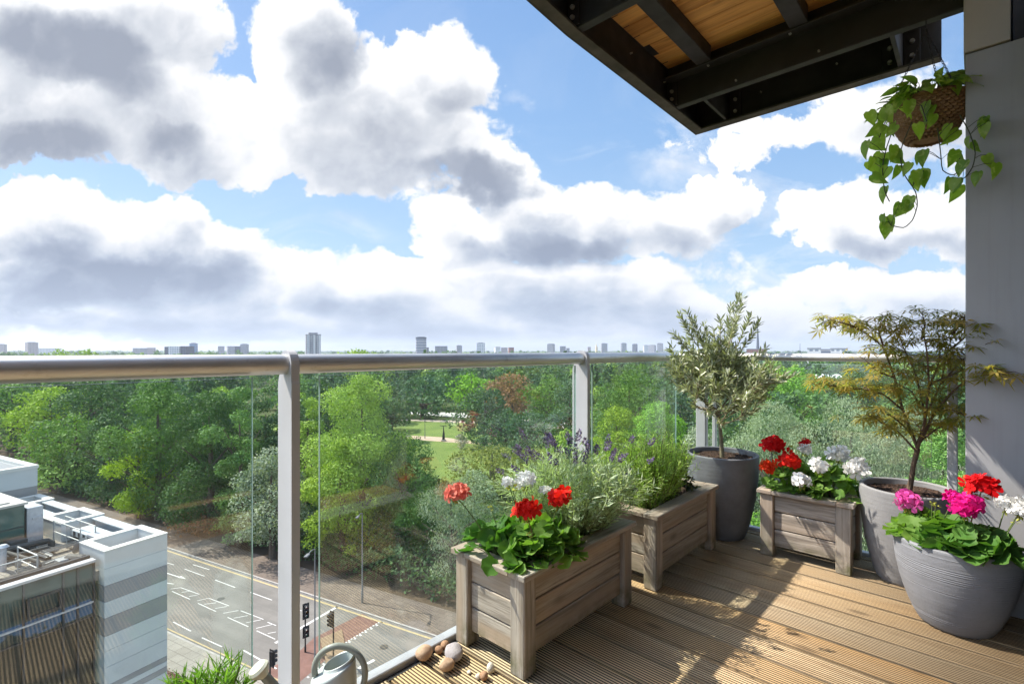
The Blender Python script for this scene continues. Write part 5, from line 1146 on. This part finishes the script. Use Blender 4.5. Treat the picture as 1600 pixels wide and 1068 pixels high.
# the wood beyond reads as one mass
def woodland():
    rng = np.random.default_rng(5); protos = []
    for lod, n in enumerate((2600, 900, 260, 70)):
        for j in range(4):
            P, nr, ax, tone = crown_pts(np.random.default_rng(50+lod*7+j), ('round', 'round', 'column', 'cone' if j == 3 and lod < 2 else 'round')[j], 1., .03, .36, n); protos.append((P, nr, ax, tone))
    V = {k: [] for k in range(4)}; T = {k: [] for k in range(4)}; tv, tf = t_quad(.62); tv = tv-np.array([.5, 0, 0])
    def put(x, y, H, R_, lod, kind, tn):
        P, nr, ax, tone = protos[lod*4+rng.integers(4)]; a = rng.uniform(0, 6.28); c, s = math.cos(a), math.sin(a); Rm = np.array([[c, -s, 0], [s, c, 0], [0, 0, 1]])
        S = np.array([R_/.36, R_/.36, H]); Pw = (P*S)@Rm.T+np.array([x, y, -.15]); A = math.pi*R_*H/2; leaf = math.sqrt(3.4*A/(len(P)*.42)); k = len(P)
        V[kind].append(scatter(tv, Pw, frames(ax, nr), leaf*rng.uniform(.6, 1.3, k))); T[kind].append(np.clip(tone+tn, 0, 1))
    placed = 0
    def ok(x, y, r):
        px = 800+x/y*F; n_ = x*ND.x+y*ND.y; 
        if n_ < 43+r: return False
        if 100 < y < 195 and 585 < px < 745: return False
        if y < 105 and 625 < px < 735: return False
        if 105 < y < 175 and 700 < px < 900 and rng.random() < .6: return False
        for X, D, Rt in TREES:
            if (x-X)**2+(y-D)**2 < (r*.55+Rt*.7)**2: return False
        return True
    for y0, y1, N, lod in ((62, 130, 210, 0), (130, 300, 560, 1), (300, 900, 2100, 2), (900, 4200, 5000, 3)):
        for _ in range(N):
            y = math.sqrt(rng.uniform(y0*y0, y1*y1)); x = y*rng.uniform(-2., 1.5); r = rng.uniform(4.2, 7.5)*(1+.6*(lod == 3)); H = rng.uniform(11, 21) if lod < 2 else rng.uniform(9, 21)
            if lod >= 2 and rng.random() < .07: H = rng.uniform(21, 25)
            px = 800+x/y*F
            if (y < 200 and 600 < px < 735) or (y < 128 and 730 < px < 925): H = min(H, EYE-(668-HOR)/F*y)
            if H < 5 or not ok(x, y, r): continue
            put(x, y, H, r, lod, rng.choice(4, p=(.42, .26, .22, .10)), rng.normal(0, .15))
    for k, mk in enumerate(('mid', 'dark', 'blue', 'lime')):
        v = np.concatenate(V[k]); nq = len(v)//4; o = npobj('woodland', v, [np.arange(nq*4).reshape(-1, 4)], M_TREE[mk], None, {'tone': np.concatenate(T[k])}); tag(o, kind='stuff')
woodland()
# ------------------------------------------------------------------ skyline
def m_facade(name, wall, win, fx=3., fz=3., wz=.5, wx=.6, band=False):
    m, nt, out = newmat(name); oc = OBJC(nt); x, y, z = node(nt, 'ShaderNodeSeparateXYZ', {0: oc}).outputs
    h = M(nt, 'ADD', x, y); cz = M(nt, 'FRACT', M(nt, 'DIVIDE', z, fz)); cx = M(nt, 'FRACT', M(nt, 'DIVIDE', h, fx))
    a = M(nt, 'LESS_THAN', M(nt, 'ABSOLUTE', M(nt, 'SUBTRACT', cz, .5)), wz/2); b = M(nt, 'LESS_THAN', M(nt, 'ABSOLUTE', M(nt, 'SUBTRACT', cx, .5)), wx/2)
    mk = a if band else M(nt, 'MULTIPLY', a, b); nz = node(nt, 'ShaderNodeSeparateXYZ', {0: node(nt, 'ShaderNodeNewGeometry').outputs['Normal']}).outputs[2]; mk = M(nt, 'MULTIPLY', mk, M(nt, 'LESS_THAN', nz, .5))
    n = NOISE(nt, oc, .15, 4); c = MIX(nt, MAPR(nt, n, .3, .7), [q*.88 for q in wall], wall); c = MIX(nt, mk, c, win); PR(nt, out, c, MAPR(nt, mk, 0, 1, .75, .25), 0, .4); return m
FA = {'grey': m_facade('facade_grey', (.30, .30, .32), (.06, .07, .09)), 'pink': m_facade('facade_pink', (.40, .33, .32), (.12, .12, .14)), 'white': m_facade('facade_white', (.62, .61, .60), (.22, .24, .28), 4, 3.2), 'dark': m_facade('facade_dark', (.10, .11, .14), (.05, .06, .08), 3, 3.4, .55, .8), 'blue': m_facade('facade_blue', (.20, .27, .38), (.12, .18, .30), 2.5, 3.3, .7, .9), 'band': m_facade('facade_band', (.46, .44, .45), (.09, .11, .15), 3, 3., .5, .6, True), 'tan': m_facade('facade_tan', (.45, .36, .26), (.15, .13, .12)), 'brick': m_facade('facade_brick', (.30, .13, .09), (.12, .1, .1))}
M_ROOFG = plain('roof_felt', (.22, .22, .23), .9, 0, .2, .15, .2)
def tower(name, x0, x1, top, d, fa, label, cat='tower block', depth=None, rot=0., cap=True, group=None, z0=-.1):
    h = EYE-(top-HOR)/F*d; w = (x1-x0)/F*d; dp = depth or w*.8; cx = ((x0+x1)/2-800)/F*d
    if rot: w = w/(abs(math.cos(rot))+abs(math.sin(rot))*.8); dp = w*.8
    t = thing(name, (cx, d, z0), label, cat, group, rot-math.atan2(cx, d)); hb = h*(.955 if cap else 1); mb = MB(); mb.box(-w/2, w/2, -dp/2, dp/2, 0, hb); obj('wall', mb, FA[fa], t)
    mb = MB(); mb.box(-w/2-.2, w/2+.2, -dp/2-.2, dp/2+.2, hb+.002, hb+.8)
    if cap: mb.box(-w*.32, w*.32, -dp*.3, dp*.3, hb+.81, h)
    obj('roof', mb, M_ROOFG, t); return t
def main_tower():
    d = 820.; cx = (489-800)/F*d; h = EYE+27.5/F*d; t = thing('apartment_tower', (cx, d, -.1), 'tallest white and grey tower block on the skyline above first post', 'tower block', None, R(28)); w = 11.
    mb = MB(); mb.box(-w, w, -w*.8, w*.8, 0, h-4); obj('wall', mb, FA['grey'], t)
    mb = MB()
    for q in (-.75, .05, .8): mb.box(w*q-1.6, w*q+1.6, -w*.8-.9, -w*.8-.01, 0, h-4)
    obj('white_panel', mb, FA['white'], t); mb = MB()
    for k in range(int((h-6)/3)):
        for q in (-.35, .42): mb.box(w*q-1.9, w*q+1.9, -w*.8-1.3, -w*.8-.02, 3+k*3, 4.1+k*3)
    obj('balcony', mb, FA['white'], t); mb = MB(); mb.box(-w-.3, w+.3, -w*.8-1.4, w*.8+.3, h-3.99, h-3); mb.box(-w*.6, w*.6, -w*.5, w*.5, h-2.99, h); obj('roof', mb, M_ROOFG, t)
main_tower()
TW = [(-6, 8, 537, 1500, 'pink', 'tower block cut by the left edge of the photo'), (42, 57, 534, 1300, 'pink', 'pinkish tower block alone near the left end of the skyline'), (59, 90, 544.3, 1900, 'white', 'long low pale block right of the pinkish tower'), (210, 230, 544, 1500, 'grey', 'low grey block left of the dark and white office'), (231, 242, 543.4, 1400, 'pink', 'low pinkish block touching the low grey block'),
      (297, 308, 535.5, 1150, 'blue', 'blue glass tower rising beside the dark and white office'), (341, 350, 541, 1600, 'grey', 'small grey block in the gap before the pair of slabs'), (355, 366, 541, 1250, 'band', 'pale banded slab of the pair left of the main tower'), (366, 375, 541, 1260, 'dark', 'dark slab joined to the pale banded slab'), (376, 388, 536.8, 1350, 'grey', 'grey tower right of the dark slab'),
      (666, 670, 543, 980, 'grey', 'little grey annex touching the rounded tower'), (680, 699, 541, 1100, 'grey', 'wide low grey block right of the rounded tower'), (713, 722, 539, 1400, 'grey', 'small square grey tower between two wider blocks'), (745, 758, 535, 1100, 'white', 'white tower with dark cap right of the centre'), (772, 782, 542, 1500, 'white', 'low pale block right of the white capped tower'), (783, 793, 543.2, 1600, 'pink', 'low pinkish slab beside a red one'), (794, 803, 543, 1200, 'brick', 'low red brick block on the skyline'),
      (855, 867, 536.6, 1700, 'grey', 'stepped grey tower left of the second post'), (875, 884, 541, 1500, 'grey', 'low grey block next to the stepped tower'), (885, 890, 544, 1500, 'grey', 'tiny grey block just left of the second post'), (918, 923, 542, 1800, 'pink', 'narrow pale block just right of the second post'), (939, 949, 535.8, 1900, 'grey', 'first of the grey towers right of the cream steeple'), (970, 979, 535.3, 1950, 'grey', 'grey tower standing alone in the middle of the right hand row'), (988, 996, 536.6, 2000, 'dark', 'dark grey tower right of the lone middle tower'), (1005, 1013, 538.8, 2000, 'white', 'pale narrow slab of the long block near the olive'), (1013, 1025, 538.5, 2050, 'band', 'long banded block near the olive crown'), (1027, 1036, 535.6, 2000, 'grey', 'grey tower closest to the olive crown'),
      (1168, 1196, 545.2, 900, 'brick', 'red roofed hall below the dark church spire'), (1263, 1281, 544.6, 420, 'white', 'bright white box building above the rail'), (1282, 1300, 546.2, 480, 'band', 'low pale hall right of the bright white box'), (1300, 1322, 544.8, 460, 'white', 'pale flat roofed hall beside the maple crown')]
for x0, x1, top, d, fa, lab in TW: tower('tower_block' if top < 541 else 'low_block', x0, x1, top, d, fa, lab, 'tower block' if top < 541 else 'building', rot=0. if x1-x0 > 17 else R(random.uniform(-25, 25)), cap=top < 541)
# dark and white office
d = 900.; t = thing('office_block', ((279-800)/F*d, d, -.1), 'dark and white office block left of the blue glass tower', 'office block', None, -math.atan2(-521, 780)*0); h = EYE+6/F*d; u = d/F; mb = MB(); mb.box(-9*u, 8*u, -12, 12, 0, h); obj('white_wall', mb, FA['white'], t); mb = MB(); mb.box(-16*u, -9.05*u, -10, 14, 0, h-.5); obj('dark_wing', mb, FA['dark'], t); mb = MB(); mb.box(8.05*u, 17*u, -9, 14, 0, h+.6); obj('dark_wing', mb, FA['dark'], t)
# rounded tower
d = 950.; u = d/F; h = EYE+21/F*d; t = thing('apartment_tower', ((658-800)*u, d, -.1), 'rounded pale tower with a dark top storey near the centre', 'tower block'); mb = MB(); o = [(8*u*math.copysign(abs(math.cos(a))**.55, math.cos(a)), 6*u*math.copysign(abs(math.sin(a))**.55, math.sin(a))) for a in [2*math.pi*k/32 for k in range(32)]]; mb.prism(o, 2, 0, h-4.2); obj('wall', mb, FA['band'], t, True); mb = MB(); mb.prism([(x*1.02, y*1.02) for x, y in o], 2, h-4.19, h-.6); mb.prism([(x*.7, y*.7) for x, y in o], 2, h-.59, h); obj('roof', mb, FA['dark'], t, True)
# cream steeple and dark spire
def spire(px, top, d, w, mat, label, base=.55):
    h = EYE-(top-HOR)/F*d; t = thing('church_spire', ((px-800)/F*d, d, -.1), label, 'spire', None, R(20)); mb = MB(); mb.box(-w, w, -w, w, 0, h*base); mb.box(-w*1.15, w*1.15, -w*1.15, w*1.15, h*base+.002, h*base+1.2); obj('tower', mb, mat[0], t); mb = MB(); mb.tube([(0, 0, h*base+1.2), (0, 0, h*base+3), (0, 0, h)], [w*1.05, w*.8, .12], 8); obj('spire', mb, mat[1], t)
M_SLATE = plain('dark_slate', (.06, .075, .10), .7); M_CREAM = plain('cream_stone', (.55, .46, .32), .8, 0, .2, .1, .3)
spire(1184, 503, 900, 3.2, (FA['brick'], M_SLATE), 'tall dark church spire right of the olive crown', .32); spire(932, 535.5, 1500, 2.6, (M_CREAM, M_CREAM), 'small cream steeple left of the grey towers', .72)
t = thing('mast', ((1250-800)/F*700, 700, -.1), 'thin radio mast left of the bright white box building', 'mast'); mb = MB(); mb.tube([(0, 0, 0), (0, 0, 34)], [.5, .2], 6); obj('pole', mb, M_SLATE, t)
# park pavilion with a white roof
d = 165.; u = d/F; t = thing('pavilion', ((1296-800)*u, d, -.1), 'low pavilion with a white pitched roof between trees beside the maple', 'pavilion', None, R(-20)); z = EYE-(591-HOR)*u; mb = MB(); mb.box(-3.6, 3.6, -2.2, 2.2, 0, z); obj('wall', mb, M_BRICK, t); mb = MB(); mb.prism([(-2.6, z+.002), (2.6, z+.002), (2.6, z+.25), (0, z+1.5), (-2.6, z+.25)], 0, -4., 4.); obj('roof', mb, plain('white_roof', (.78, .77, .72), .6, 0, .3, .06, .6), t)

# ------------------------------------------------------------------ white panelled building at the lower left
def left_building():
    t = thing('office_building', (-15.4, 22.3, 0), 'white and grey panelled office building with dark glass end wall at lower left', 'office building', None, math.atan2(.467, -.884))
    WH = plain('white_cladding', (.44, .455, .455), .35, 0, .5, .05, .8); GR = plain('grey_cladding', (.235, .23, .23), .4, 0, .5, .05, .8); CAP = plain('parapet_cap', (.50, .485, .455), .5, 0, .4, .05, 1.)
    Z = 15.87
    def pier(a0, a1, b0, b1, zb, cuts, name='pier'):
        mb = MB(); z = Z
        prev = 0.
        for c, k in cuts:
            mb.box(a0, a1, b0, b1, Z-c+.008, Z-prev-.004 if prev else Z-.90, .006, k) if prev else ring(mb, a0, a1, b0, b1, Z-c+.008, Z-.04, k); prev = c
        mb.box(a0, a1, b0, b1, 0, Z-prev-.004, 0, 0); mb.box(a0+.3, a1-.3, b0+.3, b1-.3, Z-.95, Z-.80, 0, 1)
        o = obj(name, mb, [WH, GR], t); mb = MB(); ring(mb, a0-.02, a1+.02, b0-.02, b1+.02, Z-.038, Z, 0, .34); obj('coping', mb, CAP, o)
    def ring(mb, a0, a1, b0, b1, z0, z1, mi, w=.3):
        mb.box(a0, a1, b0, b0+w, z0, z1, 0, mi); mb.box(a0, a1, b1-w, b1, z0, z1, 0, mi); mb.box(a0, a0+w, b0+w+.001, b1-w-.001, z0, z1, 0, mi); mb.box(a1-w, a1, b0+w+.001, b1-w-.001, z0, z1, 0, mi)
    cuts = [(.74, 0), (1.43, 0), (2.09, 1), (2.74, 0), (3.48, 1), (4.09, 0), (4.75, 0), (5.49, 0), (5.72, 1), (5.95, 0), (6.2, 1), (6.9, 0)]
    pier(0, 2.15, 0, 2.36, 0, cuts); pier(5.6, 7.75, 0, 1.7, 0, cuts); pier(11.1, 12.9, 0, 1.9, 0, cuts)
    # parapet between the piers with a row of dark scuppers
    mb = MB()
    for a0, a1 in ((2.16, 5.59), (7.76, 11.09)):
        mb.box(a0, a1, .15, .40, 0, 15.75); mb.box(a0, a1, .10, .55, 15.752, 15.80)
    obj('parapet', mb, WH, t)
    for a0, a1 in ((2.16, 5.59), (7.76, 11.09)):
        mb = MB(); mb.box(a0+.1, a1-.5, .75, 1.5, 15.35, 15.62, .01); n0 = len(mb.f)
        for k in range(6): mb.box(a0+.3+k*.45, a0+.52+k*.45, 1.501, 1.505, 15.38, 15.58, 0, 1)
        obj('roof_vent', mb, [WH, M_FRAME], t)
    # glass end wall
    gm, nt, out = newmat('office_glass'); oc = OBJC(nt); x, y, z = node(nt, 'ShaderNodeSeparateXYZ', {0: oc}).outputs
    pn = NOISE(nt, VM(nt, 'MULTIPLY', oc, (.1, .7, .8)), 1.2, 3); slat = M(nt, 'FRACT', M(nt, 'MULTIPLY', y, 9.)); low = M(nt, 'LESS_THAN', z, 13.3)
    c = MIX(nt, MAPR(nt, pn, .4, .6), (.015, .026, .025), (.045, .07, .062)); c = MIX(nt, low, c, (.03, .026, .02)); c = MIX(nt, M(nt, 'MULTIPLY', M(nt, 'LESS_THAN', z, 14.0), M(nt, 'MULTIPLY', M(nt, 'GREATER_THAN', z, 13.4), MAPR(nt, pn, .45, .5))), c, (.04, .09, .16)); PR(nt, out, c, .10, 0, .35)
    mb = MB(); mb.box(.40, .45, 2.52, 16, 0, 15.45); obj('glass_wall', mb, gm, t)
    mb = MB()
    for b in (2.53, 3.06, 3.52, 4.67, 5.8, 6.9, 8.0): mb.box(.33, .398, b, b+.06, 0, 15.45)
    for zz in (13.28, 10.2): mb.box(.34, .397, 2.6, 16, zz, zz+.06)
    obj('mullion', mb, M_FRAME, t)
    mb = MB(); 
    for (b0, b1, z0, z1) in ((3.6, 4.62, 14.08, 14.16), (3.6, 4.62, 14.74, 14.82), (3.6, 3.68, 14.161, 14.739), (4.54, 4.62, 14.161, 14.739)): mb.box(.30, .396, b0, b1, z0, z1)
    obj('window_sash', mb, M_FRAME, t)
    mb = MB(); mb.box(.30, .397, 2.6, 16, 13.84, 13.90); mb.box(.28, .62, 2.52, 16, 15.452, 15.55); obj('trim', mb, M_ALU, t); mb = MB(); mb.box(.80, .95, 2.52, 16, 15.02, 15.62); obj('inner_kerb', mb, M_FRAME, t)
    mb = MB(); mb.box(.46, 24, .41, 16, 14.6, 15.0)
    rm, nt, out = newmat('roof_pavers'); oc = OBJC(nt); br = node(nt, 'ShaderNodeTexBrick', {'Vector': oc, 'Color1': (.20, .18, .15, 1), 'Color2': (.25, .22, .19, 1), 'Mortar': (.09, .08, .07, 1), 'Scale': 1.2, 'Mortar Size': .012}, offset=0.).outputs[0]; PR(nt, out, MIX(nt, M(nt, 'MULTIPLY', MAPR(nt, NOISE(nt, oc, 1.5, 6, .65), .45, .7), .6), br, (.10, .09, .075)), .9, 0, .2); obj('roof', mb, rm, t)
    # penthouse of green glass, stair riser, far block
    gg = plain('green_glass_panel', (.055, .10, .085), .1, 0, .6, .2, .5)
    mb = MB(); mb.box(6.2, 11, 2.8, 9, 15.002, 17.0); o = obj('penthouse', mb, gg, t); mb = MB(); mb.box(6.1, 11.1, 2.7, 9.1, 17.002, 17.10); mb.box(6.5, 10.6, 3.2, 8.6, 17.101, 17.16); obj('roof', mb, M_CLAD, o); mb = MB(); mb.box(6.17, 6.199, 2.8, 9, 16.0, 16.03); mb.box(6.17, 6.199, 4.8, 4.83, 15.01, 16.99); obj('mullion', mb, M_FRAME, o)
    mb = MB(); mb.box(6.3, 7.4, 2.1, 2.69, 15.002, 16.75, .02); mb.box(6.25, 6.299, 2.15, 2.5, 16.2, 16.3); obj('riser', mb, M_ALU, t)
    mb = MB(); mb.box(13.2, 24, .0, 9, 0, 16.30, 0, 1); mb.box(13.19, 24, -.01, 9.01, 16.302, 17.30, 0, 0); mb.box(13.6, 23.6, .4, 8.6, 17.302, 17.32, 0, 2); obj('far_block', mb, [WH, GR, M_ROOFG], t); mb = MB(); ring(mb, 13.15, 24, -.05, 9.05, 17.303, 17.48, 0, .38); obj('coping', mb, CAP, t)
    return t
left_building()
BA, BB = Vector((-.884, .467, 0)), Vector((-.467, -.884, 0))
def roofthing(name, a, b, label, cat, rz=0., group=None): return thing(name, Vector((-15.4, 22.3, 15.0))+BA*a+BB*b, label, cat, group, math.atan2(.467, -.884)+rz)
M_DUCT = plain('roof_duct_steel', (.26, .26, .26), .5, .4, .5, .2, 2.); M_PIPE = plain('dark_pipe_lagging', (.06, .058, .055), .7, 0, .3, .2, 3.); M_RAILS = plain('roof_rail_steel', (.34, .345, .34), .5, .4, .4)
def roof_rail(a, b, L, rz, label, mesh=False):
    t = roofthing('roof_railing', a, b, label, 'railing', rz); mb = MB(); n = max(2, int(L/1.0)+1)
    for k in range(n): x = L*k/(n-1); mb.tube([(x, 0, 0), (x, 0, 1.05)], .028, 6)
    obj('posts', mb, M_RAILS, t) if 0 else None
    for k in range(n):
        m2 = MB(); x = L*k/(n-1); m2.tube([(x, 0, 0), (x, 0, 1.05)], .028, 6); obj('post', m2, M_RAILS, t)
    for z in (1.05, .55): m2 = MB(); m2.tube([(0, 0, z), (L, 0, z)], .026, 6); obj('rail', m2, M_RAILS, t)
roof_rail(3.2, 1.9, 2.6, 0, 'grey roof railing in the middle of the plant deck'); roof_rail(1.3, 4.0, 2.2, R(90), 'grey roof railing at the left edge above the glass wall'); roof_rail(1.3, 4.0, 1.8, 0, 'grey roof railing running back from the left edge'); roof_rail(3.2, 1.35, 2.9, 0, 'grey roof railing next to the road side parapet')
def duct(a, b, L, rz, r, label, mat=M_PIPE, z=.35):
    t = roofthing('roof_duct', a, b, label, 'duct', rz); mb = MB(); mb.tube([(0, 0, .0), (0, 0, z), (.12, 0, z+.1), (L-.12, 0, z+.1), (L, 0, z), (L, 0, 0)], r, 10); obj('duct', mb, mat, t, True)
    for k in range(max(2, int(L/1.1))): mb = MB(); x = .5+k*1.1; mb.box(x-.03, x+.03, -r*1.4, r*1.4, .0, z+.1-r, 0); obj('bracket', mb, M_RAILS, t)
duct(1.2, 3.3, 2.0, R(90), .16, 'fat dark lagged pipe lying behind the glass wall'); duct(2.3, 3.6, 3.6, R(5), .07, 'thin dark pipe crossing the roof pavers'); duct(4.4, 2.5, 2.6, R(85), .09, 'dark pipe bundle in front of the green penthouse', M_PIPE, .2); duct(4.9, 2.3, 2.4, R(80), .13, 'second dark pipe beside the green penthouse', M_PIPE, .35); duct(2.2, 1.0, 3.2, 0, .12, 'steel duct along the road side parapet', M_DUCT, .25); duct(7.8, 1.2, 2.6, 0, .12, 'steel duct behind the middle pier', M_DUCT, .25); duct(1.0, 2.6, .9, R(20), .17, 'curled dark duct next to the front pier')
def unit_(a, b, dx, dy, h, label, mat):
    t = roofthing('air_unit', a, b, label, 'air conditioner'); mb = MB(); mb.box(0, dx, 0, dy, .12, h, .03); obj('casing', mb, mat, t)
    mb = MB()
    for k in range(7): mb.box(.05, dx-.05, dy+.001, dy+.02, .2+k*(h-.3)/7, .2+(k+.5)*(h-.3)/7)
    obj('grille', mb, M_FRAME, t); mb = MB(); mb.box(.1, .2, 0, dy, 0, .12); mb.box(dx-.2, dx-.1, 0, dy, 0, .12); obj('feet', mb, M_FRAME, t)
unit_(2.5, 1.1, .9, .5, .75, 'pale air unit behind the front pier', M_ALU); unit_(3.9, .75, 1.1, .5, .6, 'dark air unit in the middle of the parapet row', M_DUCT); unit_(8.4, 1.5, 1.2, .7, .9, 'pale air unit behind the middle pier', M_ALU); unit_(5.2, 3.0, .7, .6, .7, 'small dark air unit at the foot of the green penthouse', M_PIPE)
t = roofthing('satellite_dish', 2.2, 2.2, 'grey satellite dish standing behind the front pier', 'satellite dish', R(30)); mb = MB(); mb.tube([(0, 0, 0), (0, 0, .55)], .035, 8); obj('mast', mb, M_RAILS, t); mb = MB(); pr = [(.0, 0), (.12, .012), (.24, .05), (.34, .11)]; mb.lathe(pr, 24); mb.v = [tuple(Matrix.Rotation(R(70), 3, 'Y') @ Vector(v)+Vector((.05, 0, .62))) for v in mb.v]; obj('dish', mb, M_DUCT, t, True, fix=False)
t = roofthing('vent_pipe', 3.9, 4.2, 'capped white vent pipe in front of the green penthouse', 'vent'); mb = MB(); mb.tube([(0, 0, 0), (0, 0, .95)], .11, 12); mb.tube([(0, 0, .96), (0, 0, 1.06)], [.2, .12], 12); obj('pipe', mb, M_ALU, t, True)
for k, (a, b, L, rz, lab) in enumerate(((2.6, 2.6, 1.6, 88, 'short dark cable tray left of the satellite dish'), (3.4, 2.9, 2.6, 3, 'long dark cable tray across the middle of the pavers'), (4.2, 1.6, 1.3, 90, 'short cable tray meeting the parapet'), (5.4, 1.2, 2.2, 0, 'cable tray behind the pale middle pier'))):
    t = roofthing('cable_tray', a, b, lab, 'cable tray', R(rz)); mb = MB(); mb.box(0, L, -.12, .12, .18, .2); mb.box(0, L, -.13, -.121, .18, .27); mb.box(0, L, .121, .13, .18, .27); mb.tube([(0, .03, .23), (L*.5, -.02, .23), (L, .04, .23)], .035, 6, 1); obj('tray', mb, [M_RAILS, M_PIPE], t)
    for x in (.1, L-.1): mb = MB(); mb.box(x-.03, x+.03, -.1, .1, 0, .178); obj('foot', mb, M_PIPE, t)
unit_(1.5, 2.75, .5, .5, .5, 'small grey box beside the curled duct', M_DUCT); unit_(4.6, 4.4, .6, .5, .9, 'pale cabinet near the capped vent pipe', M_ALU); unit_(9.4, 1.1, .9, .5, .7, 'pale air unit next to the far pier', M_ALU)
M_IRON = plain('cast_iron', (.06, .058, .055), .7, .3)
for px, py, lab in ((345, 935, 'round iron manhole cover in the middle lane'), (600, 1010, 'round iron manhole cover beyond the red crossing')):
    t = tag(obj('manhole_cover', (lambda m_: (m_.tube([(0, 0, .005), (0, 0, .018)], .34, 20), m_)[1])(MB()), M_IRON), lab, 'manhole cover'); t.location = gp(px, py)
# ------------------------------------------------------------------ air
mb = MB(); mb.box(-5200, 5200, -60, 5200, -1.2, 92)
m, nt, out = newmat('haze_air'); nt.links.new(node(nt, 'ShaderNodeVolumePrincipled', {'Color': (.80, .87, 1., 1), 'Density': HAZE, 'Anisotropy': .2}).outputs[0], out.inputs['Volume'])
if HAZE > 0: tag(obj('haze', mb, m), kind='stuff')
